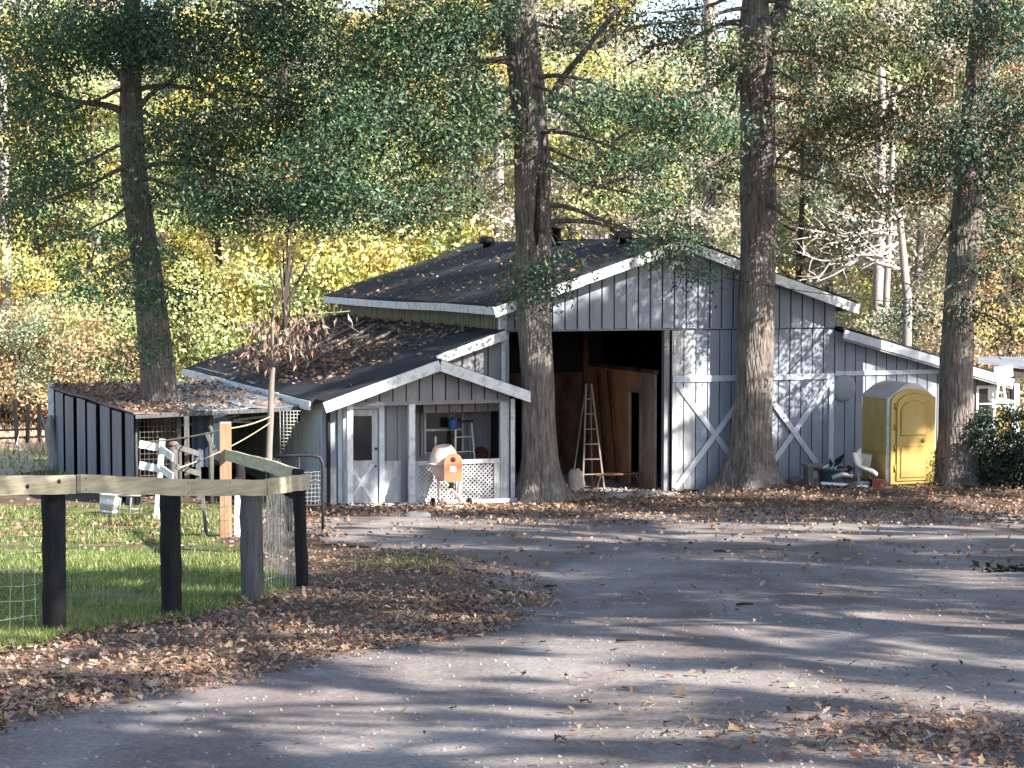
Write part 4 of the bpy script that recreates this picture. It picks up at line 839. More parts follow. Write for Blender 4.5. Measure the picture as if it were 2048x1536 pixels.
# wires
a, b = BW(2.7, 0.5, 5.75), BW(3.95, -0.2, 5.1); o = MB().tube(sag(a, b, 0.02), 0.012, 5).build('cable', 'dark_metal', None, loc=tuple(a)); tag(o, 'thin cable running from the roof vent down to the gable lamp', 'cable')
a, b = BW(3.98, -0.1, 4.95), PT(1895, 612, 43.0); o = MB().tube(sag(a, b, 0.12), 0.009, 5).build('cable', 'dark_metal', None, loc=tuple(a)); tag(o, 'thin cable slung from the gable lamp across to the right trunk', 'cable')

# ------------------------------------------------------------------ trees
def catmull(pts, n):
    pts = [V3(p) for p in pts]; P = [pts[0] * 2 - pts[1]] + pts + [pts[-1] * 2 - pts[-2]]; out = []
    segs = len(pts) - 1
    for k in range(n + 1):
        t = k / n * segs; i = min(int(t), segs - 1); f = t - i; a, b, c, d = P[i], P[i + 1], P[i + 2], P[i + 3]
        out.append(0.5 * ((2 * b) + (c - a) * f + (2 * a - 5 * b + 4 * c - d) * f * f + (3 * b - a - 3 * c + d) * f ** 3))
    return out
def trunk_mesh(name, pts, radii, parent, m='oak_bark', sides=28, step=0.14, flare=0.55, rough=0.05, lobes=5):
    """pts world; radii at pts"""
    tot = sum((V3(b) - V3(a)).length for a, b in zip(pts, pts[1:])); n = max(6, int(tot / step)); cs = catmull(pts, n)
    rr = np.interp(np.linspace(0, 1, n + 1), np.linspace(0, 1, len(radii)), radii)
    # bark relief: noise smoothed along the trunk
    nz = rng.normal(size=(n + 9, sides)); ker = np.ones(7) / 7; nz = np.apply_along_axis(lambda a: np.convolve(a, ker, 'valid')[:n + 1], 0, nz) * 1.6
    lowf = rng.normal(size=(n // 5 + 4, sides // 4)); vs = np.empty((n + 1, sides, 3)); ph = rng.uniform(0, 6.28)
    inv = rootinv(parent); z0 = cs[0].z
    for i in range(n + 1):
        hgt = (cs[i] - cs[0]).length
        for j in range(sides):
            t = 2 * math.pi * j / sides
            fl = flare * math.exp(-hgt / 0.42) * (1 + 0.55 * math.cos(lobes * t + ph) + 0.2 * math.cos(2 * t)) if flare else 0
            lf = lowf[min(i // 5, len(lowf) - 1), j // 4]; lf2 = lowf[min(i // 5 + 1, len(lowf) - 1), j // 4]; f = (i % 5) / 5
            r = rr[i] * (1 + fl + rough * nz[i, j] + 0.012 * (lf * (1 - f) + lf2 * f))
            p = inv @ (cs[i] + V3((math.cos(t) * r, math.sin(t) * r, 0))); vs[i, j] = p
    b = (np.arange(n)[:, None] * sides + np.arange(sides)[None]).ravel(); j2 = (np.arange(n)[:, None] * sides + (np.arange(sides) + 1)[None] % sides).ravel()
    o = np_mesh(name, vs.reshape(-1, 3), np.stack([b, j2, j2 + sides, b + sides], 1), m, parent=parent, smooth=True)
    return o, cs
def limb(parent, a, b, r0, r1, name='limb', m='oak_bark', bend=0.12, n=9, twigs=0):
    a, b = V3(a), V3(b); L = (b - a).length; mid = (a + b) / 2 + V3((rng.uniform(-1, 1), rng.uniform(-1, 1), rng.uniform(-0.2, 1))) * L * bend
    cs = catmull([a, a * 0.62 + mid * 0.38 + V3((0, 0, 0.04 * L)), mid, b], n); mb = MB(); mb.tube(cs, list(np.linspace(r0, r1, len(cs))), 7)
    for k in range(twigs):
        i = rng.integers(3, len(cs)); d = V3(rng.normal(size=3)); d.z = abs(d.z) * 0.4 - 0.25; d.normalize(); q = cs[i] + d * rng.uniform(0.3, 0.9) * min(1.2, L * 0.35)
        mb.tube([cs[i], (cs[i] + q) / 2 + V3((0, 0, 0.06)), q], [r1 * 0.9, r1 * 0.6, r1 * 0.3], 5, False)
    return mb.build(name, m, parent, world=True), cs
OAK_G = [(0.035, 0.072, 0.024), (0.055, 0.10, 0.03), (0.03, 0.06, 0.03), (0.09, 0.12, 0.035), (0.16, 0.10, 0.03), (0.14, 0.05, 0.02)]
def spray_leaves(centers, radii, counts, size=0.13, cols=OAK_G, wts=(5, 4, 3, 1.2, 0.25, 0.12), ratio=0.5, droop=0.5, clump=0.32, hj=0.22):
    """leaf clumps spread through ellipsoids; centers (k,3), radii (k,3)"""
    C, T, K, NN = [], [], [], []
    for c, r, n in zip(centers, radii, counts):
        nc = max(2, int(n / 26)); u = rng.normal(size=(nc, 3)); u = unit(u) * (rng.uniform(0, 1, (nc, 1)) ** 0.45); cc = np.array(c) + u * np.array(r)
        hue = palette(nc, cols, wts, hj)
        idx = rng.integers(0, nc, n); off = rng.normal(size=(n, 3)) * np.array([clump, clump, clump * 0.55]); off[:, 2] -= 0.12 * np.linalg.norm(off[:, :2], axis=1)
        C.append(cc[idx] + off); o_ = off / clump; o_[:, 2] += 0.45; NN.append(unit(o_ + (u * 0.8)[idx]) + rng.normal(size=(n, 3)) * 0.38); t = rng.normal(size=(n, 3)); t[:, 2] -= droop; T.append(t); K.append(hue[idx] * (1 + rng.uniform(-0.16, 0.16, (n, 1))))
    C, T, K = np.concatenate(C), np.concatenate(T), np.concatenate(K); s = size * rng.uniform(0.65, 1.3, len(C))
    return leaf_arrays(C, T, s, ratio, np.clip(K, 0.004, 0.9), nrm=np.concatenate(NN))
def foliage(parent, sprays, size=0.13, name='crown', extra=None, **kw):
    """sprays: (px, py, Y, rx_px, ry_px, depth_m, count)"""
    c, r, n = [], [], []
    for px, py, Y, rx, ry, dm, cnt in sprays:
        p = PT(px, py, Y); k = Y / F; c.append(tuple(p)); r.append((rx * k, dm, ry * k)); n.append(cnt)
    v, f, col = spray_leaves(c, r, n, size, **kw)
    if extra:
        for (ec, er, en, es) in extra:
            v2, f2, c2 = spray_leaves(ec, er, en, es, clump=0.55); f = np.concatenate([f, f2 + len(v)]); v = np.concatenate([v, v2]); col = np.concatenate([col, c2])
    inv = np.array(rootinv(parent)); v = v @ inv[:3, :3].T + inv[:3, 3]
    return np_mesh(name, v, f, 'leaves', cols=col, parent=parent)
def upper_crown(x, y, z0, z1, r, k=26, each=170, hole=0.0):
    cs = []; 
    while len(cs) < k:
        u = rng.normal(size=3); u /= np.linalg.norm(u); u *= rng.uniform(0.35, 1) ** 0.6
        cs.append((x + u[0] * r, y + u[1] * r, (z0 + z1) / 2 + u[2] * (z1 - z0) / 2))
    return (cs, [(0.95, 0.95, 0.55)] * k, [each] * k, 0.24)

def oak(label, path, radii, Yb, sprays, top, fork=None, base=None, cols=OAK_G, wts=(5, 4, 3, 1.2, 0.25, 0.12), limbs=(), up=None, flare=1.35, size=0.105, topr=4.3):
    b = base if base is not None else PT(path[0][0], path[0][1], Yb)
    t = thing('oak_tree', label, 'tree', (b.x, b.y, b.z)); pts = [V3((b.x, b.y, b.z - 0.25))] + [PT(px, py, Yb + (dy[0] if dy else 0)) for px, py, *dy in path[1:]]
    last = pts[-1]; pts += [last + V3((0.2, 0.2, 2.6)), last + V3((0.1, 0.5, 5.0))]
    o, cs = trunk_mesh('trunk', pts, list(radii) + [radii[-1] * 0.6, radii[-1] * 0.25], t, flare=flare)
    for a, bb, r0, r1 in limbs:
        limb(t, PT(a[0], a[1], Yb), PT(bb[0], bb[1], Yb + bb[2]), r0, r1, twigs=5)
    k = 0
    for px, py, Y, rx, ry, dm, cnt in sprays:                  # a limb reaches into every spray of leaves
        c = PT(px, py, Y)
        cand = min(cs, key=lambda q: (q - (c + V3((0, 0, 0.25 * (V3((c.x, c.y, 0)) - V3((q.x, q.y, 0))).length)))).length)
        if (cand - c).length > 0.8: limb(t, cand, c, 0.045 + 0.008 * (cand - c).length, 0.015, name='branch', twigs=4)
    ex = [upper_crown(*top)] if top else None
    foliage(t, sprays, size, extra=ex, cols=cols, wts=wts)
    if top:
        for k in range(7):
            a = 2 * math.pi * k / 7; limb(t, cs[-6 - k], V3((top[0] + math.cos(a) * top[4] * 0.7, top[1] + math.sin(a) * top[4] * 0.7, (top[2] + top[3]) / 2 + rng.uniform(-1, 1.5))), 0.09, 0.02, name='branch')
    return t
DG = [(0.062, 0.115, 0.062), (0.09, 0.15, 0.072), (0.06, 0.105, 0.072), (0.14, 0.19, 0.065), (0.15, 0.14, 0.06), (0.22, 0.09, 0.04)]
Y1 = 43.7
oak('dark-leaved oak rising through the low shed roof at left', [(322, 1005), (320, 800), (305, 640), (288, 500), (272, 380), (263, 250), (262, 120), (264, 20)], [0.42, 0.385, 0.35, 0.32, 0.29, 0.26, 0.21, 0.18], Y1,
    [(265, 70, 42.2, 70, 60, 0.7, 900), (285, 385, 42.6, 60, 35, 0.5, 420), (300, 590, 42.8, 70, 30, 0.5, 420), (240, 480, 42.5, 60, 30, 0.6, 300), (80, 90, 42, 130, 100, 1.8, 4950), (250, 60, 43, 150, 80, 2.0, 4950), (430, 90, 42.5, 150, 100, 2.0, 5610), (600, 60, 43, 150, 80, 2.0, 4290), (60, 230, 42, 110, 90, 1.6, 3300), (370, 270, 42, 90, 90, 1.5, 3135),
     (520, 250, 42.5, 130, 110, 1.8, 4455), (660, 220, 43, 110, 110, 1.8, 3300), (120, 340, 42, 130, 60, 1.5, 2145), (430, 400, 42, 110, 60, 1.5, 2475), (600, 400, 42.5, 120, 55, 1.6, 2475), (40, 420, 41.5, 70, 60, 1.2, 1155),
     (190, 565, 42.5, 90, 45, 1.0, 800), (300, 520, 43, 80, 35, 0.9, 450), (380, 590, 43, 60, 40, 0.9, 400), (290, 695, 43.1, 60, 35, 0.6, 450), (150, 470, 42, 100, 40, 1.2, 500), (760, 130, 43, 90, 100, 1.8, 2475)],
    (-6.5, 41.5, 10.8, 17.0, 4.8, 24, 420), base=V3((-7.75, 43.7, 0)), limbs=(((255, 230), (60, 175, -1.0), 0.10, 0.03), ((262, 215), (200, 110, 0.5), 0.11, 0.05), ((272, 225), (360, 150, -0.5), 0.08, 0.03)), cols=DG, flare=0.4)
b2 = G(1083, 1003)
Y2 = b2.y
oak('nearest oak with hollow seam and flared root in front of the barn doorway', [(1083, 1003), (1079, 900), (1075, 760), (1068, 600), (1066, 480), (1064, 330), (1056, 200), (1044, 80), (1038, 0)], [0.36, 0.35, 0.345, 0.36, 0.38, 0.385, 0.37, 0.36, 0.35], Y2,
    [(830, 80, 40, 120, 90, 1.8, 4290), (950, 40, 40.5, 90, 60, 1.4, 2475), (730, 250, 39.5, 110, 110, 1.6, 3795), (870, 260, 40, 120, 100, 1.7, 3795), (700, 400, 39.5, 130, 60, 1.5, 2805), (850, 400, 40, 110, 55, 1.4, 2145), (930, 180, 40, 70, 70, 1.2, 1485),
     (1000, 260, 41, 50, 40, 0.8, 380), (1190, 210, 40, 80, 50, 1.2, 1200), (1320, 210, 40, 110, 50, 1.3, 1800), (1400, 260, 40.5, 90, 50, 1.3, 1200), (1290, 320, 40, 80, 60, 1.1, 975), (1180, 330, 40.5, 70, 60, 1.0, 675), (1330, 400, 40, 70, 60, 1.0, 675),
     (1075, 565, 39.5, 55, 48, 0.45, 1000), (1345, 485, 40.2, 60, 38, 0.5, 900), (1395, 540, 40.2, 28, 30, 0.35, 260), (1150, 60, 41, 60, 60, 1.2, 630), (1120, 515, 39.9, 35, 30, 0.3, 120), (620, 330, 39.5, 100, 60, 1.4, 1815)],
    (-1.4, 38.0, 11.2, 16.5, 4.8, 26, 440), base=b2, limbs=(((1040, 110), (985, -20, 0.3), 0.21, 0.16), ((1098, 205), (1235, 15, -0.5), 0.09, 0.04), ((1098, 210), (1228, 340, -1.0), 0.07, 0.03), ((1035, 250), (960, 235, -0.8), 0.10, 0.05), ((1195, 90), (1480, 60, 0), 0.05, 0.02)), cols=DG)
# dark hollow seam in that trunk
b3 = G(1497, 974); Y3 = b3.y
RB = [(0.075, 0.10, 0.045), (0.11, 0.13, 0.06), (0.06, 0.09, 0.05), (0.20, 0.12, 0.05), (0.22, 0.09, 0.04), (0.17, 0.17, 0.09)]
oak('straight middle oak with split fork standing before the sliding doors', [(1497, 974), (1502, 880), (1509, 740), (1514, 560), (1517, 420), (1517, 280), (1514, 150), (1512, 60), (1511, 0)], [0.46, 0.43, 0.41, 0.39, 0.385, 0.38, 0.385, 0.36, 0.30], Y3,
    [(1360, 60, 42, 90, 60, 1.3, 1200), (1440, 120, 42.5, 60, 70, 1.1, 900), (1640, 70, 42, 110, 70, 1.6, 2250), (1760, 60, 42, 110, 60, 1.6, 1950), (1640, 200, 41.5, 90, 70, 1.3, 1500), (1740, 250, 42, 110, 60, 1.5, 1800), (1640, 320, 42, 90, 60, 1.2, 1050), (1760, 390, 42, 90, 50, 1.2, 900),
     (1230, 30, 43, 80, 40, 1.2, 600), (1430, 330, 43, 50, 70, 0.9, 525), (1690, 470, 42, 80, 50, 1.0, 495), (1840, 180, 42, 70, 70, 1.3, 1050)],
    (6.8, 39.5, 11.4, 16.5, 4.4, 17, 380), base=b3, limbs=(((1535, 75), (1575, -20, 0.2), 0.2, 0.15), ((1485, 45), (1290, 95, -0.6), 0.08, 0.03), ((1485, 130), (1330, 215, -0.6), 0.10, 0.04), ((1545, 330), (1840, 170, -0.6), 0.05, 0.03), ((1485, 135), (1430, 300, -0.5), 0.06, 0.02)), cols=RB, wts=(4, 3, 3, 1.6, 1.1, 2))
b4 = G(1915, 968); Y4 = b4.y
TG = [(0.05, 0.095, 0.07), (0.07, 0.115, 0.075), (0.065, 0.10, 0.05), (0.13, 0.12, 0.03), (0.19, 0.08, 0.02), (0.24, 0.06, 0.02)]
oak('leaning right-hand oak beside the yellow portable toilet', [(1915, 968), (1914, 880), (1912, 740), (1919, 600), (1930, 470), (1943, 330), (1955, 200), (1966, 80), (1972, 0)], [0.40, 0.375, 0.36, 0.34, 0.335, 0.33, 0.32, 0.31, 0.28], Y4,
    [(1990, 60, 42, 90, 70, 1.5, 2100), (1900, 30, 42, 70, 50, 1.3, 1050), (2020, 210, 41.5, 80, 80, 1.3, 2250), (1910, 280, 41.5, 80, 60, 1.2, 1650), (2000, 330, 42, 80, 60, 1.2, 1500), (1850, 360, 42, 60, 60, 1.1, 900), (2010, 450, 42, 60, 60, 1.0, 750), (1990, 560, 42.5, 60, 60, 0.9, 500), (1930, 620, 42.4, 60, 30, 0.6, 380), (2020, 660, 43, 40, 40, 0.7, 250), (1830, 610, 42, 50, 40, 0.8, 220)],
    (10.8, 43.0, 11.2, 17.0, 4.4, 16, 360), base=b4, limbs=(((1950, 240), (2060, 150, -0.5), 0.08, 0.03), ((1925, 420), (1800, 600, -0.8), 0.05, 0.02), ((1930, 430), (2040, 420, -0.6), 0.05, 0.02)), cols=TG, wts=(5, 4, 3, 1, 0.8, 0.5))
# seam in the nearest trunk
tr2 = [o for o in bpy.data.objects if o.name.startswith('oak_tree') and o['label'].startswith('nearest')][0]
mb = MB(); pr = []
for i, (px, py) in enumerate(((1077, 345), (1076, 380), (1075, 420), (1073, 455), (1074, 490))):
    p = PT(px, py, Y2 - 0.385); pr.append(p)
mb.tube(pr, [0.01, 0.035, 0.045, 0.06, 0.02], 7); mb.build('hollow_seam', 'black', tr2, world=True)

# oaks beside and behind the driveway, outside the picture, crowns shaped along sun rays to throw the dappled shade
TS = np.array(tuple(to_sun))
LIT = [(G(px, py), r) for px, py, r in ((40, 1090, 1.2), (150, 1085, 1.1), (260, 1085, 0.9), (330, 1090, 0.6), (20, 1010, 1.2), (800, 1050, 0.4), (920, 1052, 0.4), (1050, 1048, 0.4), (700, 1064, 0.4), (690, 1195, 0.35), (80, 1335, 0.25), (1520, 988, 0.4), (1960, 1005, 0.4), (700, 1310, 0.25), (900, 1330, 0.3), (1050, 1290, 0.3), (1250, 1245, 0.35), (560, 1420, 0.2), (300, 1440, 0.2), (1500, 1360, 0.25), (1700, 1230, 0.35), (1900, 1250, 0.35), (1200, 1440, 0.2), (760, 1480, 0.15), (1750, 1075, 0.5), (1400, 1050, 0.5))]
LIT += [(BW(-3.5, -1.0, 2.3), 0.25), (BW(-2.0, -0.7, 0.5), 0.2), (PT(895, 925, 40.3), 0.3), (PT(1095, 930, 40.3), 0.6), (PT(1090, 985, 40.3), 0.6), (PT(1095, 840, 40.3), 0.4), (BW(4.1, -0.1, 1.6), 0.2), (BW(7.0, -0.1, 2.2), 0.25), (BW(8.9, -0.1, 2.6), 0.3), (PT(1520, 560, 43), 0.25), (PT(1845, 905, 43.3), 0.1), (PT(2005, 780, 44.6), 0.5), (PT(545, 925, g5.y), 0.5), (PT(490, 912, g6.y), 0.5), (PT(452, 1000, gt.y), 0.3), (BW(-0.6, -0.3, 3.3), 0.25)]
LP = np.array([tuple(p) for p, r in LIT]); LR = np.array([r for p, r in LIT])
TREES = [(7.4, 2.4, 'oak on the right of the driveway outside the photo, nearest the camera'), (12.5, 9.5, 'oak on the right of the driveway outside the photo, second from the camera'), (14.5, 19.0, 'oak on the right of the driveway outside the photo, third from the camera'), (14.2, 34.5, 'oak right of the barn just outside the photo'), (19.5, 29.0, 'oak farthest right of the driveway outside the photo'), (3.8, -4.5, 'oak behind the camera on the right')]
SPR = {k: ([], [], []) for k in range(len(TREES))}
def canopy(n, xr, yr, zr, tr, rad=(0.45, 1.0), dens=260, strict=True):
    m = 0
    while m < n:
        x, y = rng.uniform(*xr), rng.uniform(*yr); p = np.array([x, y, h(x, y) + rng.uniform(*zr)]); c = p + TS * rng.uniform(*tr); m += 1
        r = rng.uniform(*rad)
        if c[2] < 4.8 + 0.135 * c[1] + r and abs(c[0]) < 0.262 * c[1] + r + 0.4 and c[1] > -1: continue       # would hang into the picture
        q = LP - c; d = np.linalg.norm(q - (q @ TS)[:, None] * TS, axis=1)
        if strict and np.any(d < LR * 0.9 + r * 0.92): continue
        k = min(range(len(TREES)), key=lambda i: (TREES[i][0] - c[0]) ** 2 + (TREES[i][1] - c[1]) ** 2); S = SPR[k]
        S[0].append(tuple(c)); S[1].append((r, r, r * 0.55)); S[2].append(int(dens * r * r))
canopy(60, (-3, 7.5), (19.0, 29.5), (0, 0), (17, 23), (0.7, 1.2), 900)          # middle of the driveway
canopy(360, (-4, 5.5), (9.0, 19.5), (0, 0), (15, 21), (0.16, 0.38), 1900)        # foreground
canopy(34, (-7.5, -2.4), (15.5, 22.5), (0, 0.5), (16, 22), (0.6, 1.1), 900)      # fenced grass
canopy(110, (-3.5, 10), (29.5, 37), (0, 0), (16, 22), (0.25, 0.6), 1200)
canopy(120, (0, 12), (36, 45.5), (0.0, 5.0), (15, 23), (0.5, 1.0), 1000)           # barn front
canopy(34, (-3.5, 0.5), (40, 42.5), (0.5, 3.6), (15, 22), (0.45, 0.8), 900)      # porch
canopy(80, (-3.9, 0.0), (40, 42), (0.2, 2.6), (14, 20), (0.22, 0.45), 1700)
canopy(16, (7.6, 9.4), (42.8, 43.6), (0.6, 2.2), (14, 20), (0.3, 0.6), 1200)
for k, (x, y, lab) in enumerate(TREES):
    zg = h(x, y); t = thing('oak_tree', lab, 'tree', (x, y, zg), 0, 'oaks beside the driveway'); S = SPR[k]
    pts = [V3((x, y, zg - 0.2)), V3((x + 0.1, y, zg + 3)), V3((x, y + 0.2, zg + 7)), V3((x, y, zg + 11)), V3((x, y, zg + 15))]
    tk, cs = trunk_mesh('trunk', pts, [0.42, 0.36, 0.3, 0.2, 0.06], t, sides=16, step=0.4)
    if not S[0]: continue
    v, f, col = [], [], []
    A = [spray_leaves([c], [r], [n], 0.2 if r[0] > 0.5 else 0.14, clump=r[0] * 0.3) for c, r, n in zip(*S)]; off = 0
    for a in A: v.append(a[0]); f.append(a[1] + off); col.append(a[2]); off += len(a[0])
    v = np.concatenate(v) - np.array([x, y, zg]); np_mesh('crown', v, np.concatenate(f), 'leaves', cols=np.concatenate(col), parent=t)
    for i, c in enumerate(S[0]):
        if i % 3 == 0: limb(t, min(cs, key=lambda q: abs(q.z - c[2] + 1.5)), V3(c), 0.07, 0.02, name='branch', n=5)

# ------------------------------------------------------------------ the wood behind
YEL = [(0.621, 0.522, 0.151), (0.684, 0.584, 0.188), (0.465, 0.462, 0.151), (0.621, 0.431, 0.151)]  # palettes of the wood are mixed toward cream, painting haze into the leaves
YGR = [(0.374, 0.422, 0.182), (0.49, 0.512, 0.226), (0.273, 0.333, 0.149), (0.54, 0.505, 0.213)]
GRN = [(0.226, 0.276, 0.171), (0.288, 0.346, 0.21), (0.35, 0.385, 0.257), (0.194, 0.229, 0.148)]
OLV = [(0.456, 0.428, 0.316), (0.6, 0.556, 0.444), (0.312, 0.316, 0.228), (0.52, 0.412, 0.268)]
ORG = [(0.495, 0.314, 0.18), (0.565, 0.384, 0.208), (0.432, 0.272, 0.18), (0.46, 0.412, 0.208)]
def crown_data(cols, n, hgt, r, low, size=0.165, k=60):
    cs = []; rs = []; 
    for i in range(k):
        z = low + (hgt - low) * rng.uniform(0, 1); f = (z - low) / (hgt - low); R = r * (0.35 + 1.0 * math.sin(math.pi * min(1, 0.15 + 0.85 * f)) ** 0.8) * 0.75
        a = rng.uniform(0, 6.28); q = R * math.sqrt(rng.uniform(0.05, 1)); cs.append((q * math.cos(a), q * math.sin(a), z)); rs.append((0.75, 0.75, 0.5))
    return spray_leaves(cs, rs, [n // k] * k, size, cols, [3, 3, 2, 1.3], 0.6, 0.3, 0.27, hj=0.45)
PROTO = {}
def wood_tree(kind, x, y, hgt, r, low, label, s=1.0, bark='dark_bark', group='trees of the wood behind the barn', tint=(1, 1, 1), trunk_r=0.2):
    zg = h(x, y); t = thing('forest_tree', label, 'tree', (x, y, zg), rng.uniform(0, 6.28), group); t.scale = (s, s, s * rng.uniform(0.95, 1.08))
    key = (kind, bark)
    if key not in PROTO:
        pts = [V3((0, 0, -0.3)), V3((0.15, 0.1, hgt * 0.3)), V3((-0.1, 0.1, hgt * 0.6)), V3((0.1, 0, hgt * 0.97))]; cs = catmull(pts, 14); mb = MB(); mb.tube(cs, list(np.linspace(trunk_r, 0.03, 15)), 9); tr = mb.build('trunk', bark, t)
        for k in range(10):
            i = 5 + k % 9; a = k * 2.4; q = cs[i] + V3((math.cos(a) * r * 0.7, math.sin(a) * r * 0.7, r * 0.35)); MB().tube(catmull([cs[i], (cs[i] + q) / 2 + V3((0, 0, -0.1)), q], 5), list(np.linspace(0.06, 0.012, 6)), 5).build('branch', bark, t)
        pal, n = {'yellow': (YEL, 17000), 'ygreen': (YGR, 18000), 'green': (GRN, 18000), 'olive': (OLV, 14000), 'orange': (ORG, 15000)}[kind]
        v, f, c = crown_data(pal, n, hgt, r, low); cr = np_mesh('crown', v, f, 'leaves', cols=c, parent=t); PROTO[key] = t
    else:
        for ch in PROTO[key].children:
            c = ch.copy(); COL.objects.link(c); c.parent = t
    for ch in t.children:
        if ch.name.startswith('crown'): ch.color = (*tint, 1)
    return t
PLACE = [(-150, 'beyond the left edge'), (60, 'at the far left above the paddock'), (200, 'left of the shed oak'), (420, 'just right of the shed oak'), (600, 'behind the dead sapling'), (760, 'over the back end of the lean-to'), (920, 'over the rear of the black roof'), (1130, 'right beside the nearest trunk'), (1260, 'above the front roof vent'), (1400, 'left of the middle trunk'), (1620, 'right of the middle trunk'), (1760, 'above the yellow toilet'), (1880, 'left of the leaning trunk'), (2030, 'at the right edge'), (2200, 'beyond the right edge')]
rows = [(66, 'front', 0.82, ['yellow', 'yellow', 'ygreen', 'yellow', 'ygreen', 'yellow', 'yellow', 'olive', 'ygreen', 'olive', 'green', 'olive', 'olive', 'orange', 'green']),
        (80, 'middle', 1.05, ['ygreen', 'yellow', 'olive', 'ygreen', 'olive', 'ygreen', 'olive', 'yellow', 'olive', 'ygreen', 'olive', 'ygreen', 'olive', 'ygreen', 'olive']),
        (97, 'back', 1.3, ['green', 'olive', 'ygreen', 'green', 'ygreen', 'olive', 'ygreen', 'yellow', 'yellow', 'olive', 'yellow', 'green', 'ygreen', 'olive', 'ygreen'])]
CN = {'yellow': 'bright yellow', 'ygreen': 'yellow-green', 'green': 'green', 'olive': 'thin tan-olive', 'orange': 'orange-brown'}
for yb, rown, s, kinds in rows:
    for (px, pl), kd in zip(PLACE, kinds):
        y = yb + rng.uniform(-3, 3); x = (px + rng.uniform(-35, 35) - CX) / F * y
        if rown == 'front' and -12 < x < 10 and y < 64: y = 66
        sz = s * rng.uniform(0.88, 1.1)
        if rown == 'back' and 1180 < px < 1440: sz *= 0.55
        if rown == 'middle' and 1180 < px < 1440: sz *= 0.78
        tn = rng.uniform(0.85, 1.15)
        wood_tree(kd, x, y, 15.5, 3.6, 1.2 if kd in ('yellow', 'ygreen') else 3.0, f'{CN[kd]} tree, {rown} row of the wood, {pl}', sz, 'pale_bark' if kd == 'olive' else 'dark_bark', tint=(tn, tn * rng.uniform(0.95, 1.05), tn))
# distinct pale trunks between the oaks
for i, (px, y0, y1, Y, r, lab) in enumerate(((1408, 700, -20, 70, 0.30, 'tall pale bare trunk left of the middle oak above the gable'), (1752, 700, 330, 63, 0.22, 'pale grey trunk behind the wing roof, left of a whiter one'), (1772, 710, 380, 62, 0.13, 'thin whitish trunk behind the wing roof'), (1640, 640, 120, 66, 0.22, 'grey trunk seen just right of the middle oak above the eave'), (8, 780, 300, 64, 0.22, 'pale trunk at the far left edge above the paddock'), (560, 700, 60, 69, 0.2, 'dark slim trunk behind the dead sapling'), (1000, 560, 60, 72, 0.22, 'pale slim trunk just left of the nearest oak'), (480, 700, 380, 67, 0.12, 'thin whitish trunk right of the shed oak above the lean-to'), (1835, 700, 420, 66, 0.16, 'slim grey trunk left of the leaning oak'))):
    p = PT(px, 700, Y); zg = h(p.x, Y); q = PT(px + rng.uniform(-12, 12), y1, Y); t = thing('bare_tree', lab, 'tree', (p.x, Y, zg))
    cs = catmull([V3((p.x, Y, zg - 0.2)), V3(((p.x + q.x) / 2 + rng.uniform(-.15, .15), Y, (zg + q.z) / 2)), q, q + V3((0, 0, 3))], 16); MB().tube(cs, list(np.linspace(r, r * 0.5, 17)), 10).build('trunk', 'pale_bark' if 'dark' not in lab else 'dark_bark', t, world=True)
    for k in range(6):
        c = cs[7 + k]; e = c + V3((rng.uniform(-1.6, 1.6), rng.uniform(-1, 1), rng.uniform(0.4, 1.4))); MB().tube(catmull([c, (c + e) / 2 + V3((0, 0, -0.1)), e], 5), list(np.linspace(r * 0.28, 0.015, 6)), 5).build('branch', 'pale_bark', t, world=True)
# bleached dead branches right of the middle oak
p = PT(1800, 470, 55); t = thing('dead_tree', 'bleached bare branches of a fallen treetop right of the middle oak above the roof', 'dead tree', (p.x, p.y, 0))
st_ = [(1800, 430), (1790, 470), (1810, 520), (1780, 550)]
for k in range(11):
    a = PT(1795 + rng.uniform(-10, 15), 430 + rng.uniform(0, 120), 55); L_ = rng.uniform(0.5, 1.0); an = rng.normal(0.0, 0.28); b = a + V3((-3.0 * L_ * math.cos(an), rng.uniform(-1, 1), 3.0 * L_ * math.sin(an) - 0.2)); cs = catmull([a, a * 0.65 + b * 0.35 + V3((0, 0, rng.uniform(-.35, .35))), a * 0.3 + b * 0.7 + V3((0, 0, rng.uniform(-.3, .3))), b], 10)
    mb = MB(); mb.tube(cs, list(np.linspace(0.05, 0.01, 11)), 6)
    for q in range(8):
        i = rng.integers(1, 10); e = cs[i] + V3((rng.uniform(-0.8, 0.3), rng.uniform(-.4, .4), rng.uniform(-0.6, 0.6))); mb.tube([cs[i], (cs[i] + e) / 2 + V3((0, 0, rng.uniform(-.08, .08))), e], [0.018, 0.013, 0.006], 5, False)
    mb.build('branch', 'bleached_wood', t, world=True)
mb = MB(); mb.tube([V3((p.x + 0.2, p.y, h(p.x, p.y) - 0.2)), PT(1815, 600, 55), PT(1800, 440, 55), PT(1770, 370, 55)], [0.16, 0.13, 0.09, 0.03], 9); mb.build('trunk', 'pale_bark', t, world=True)

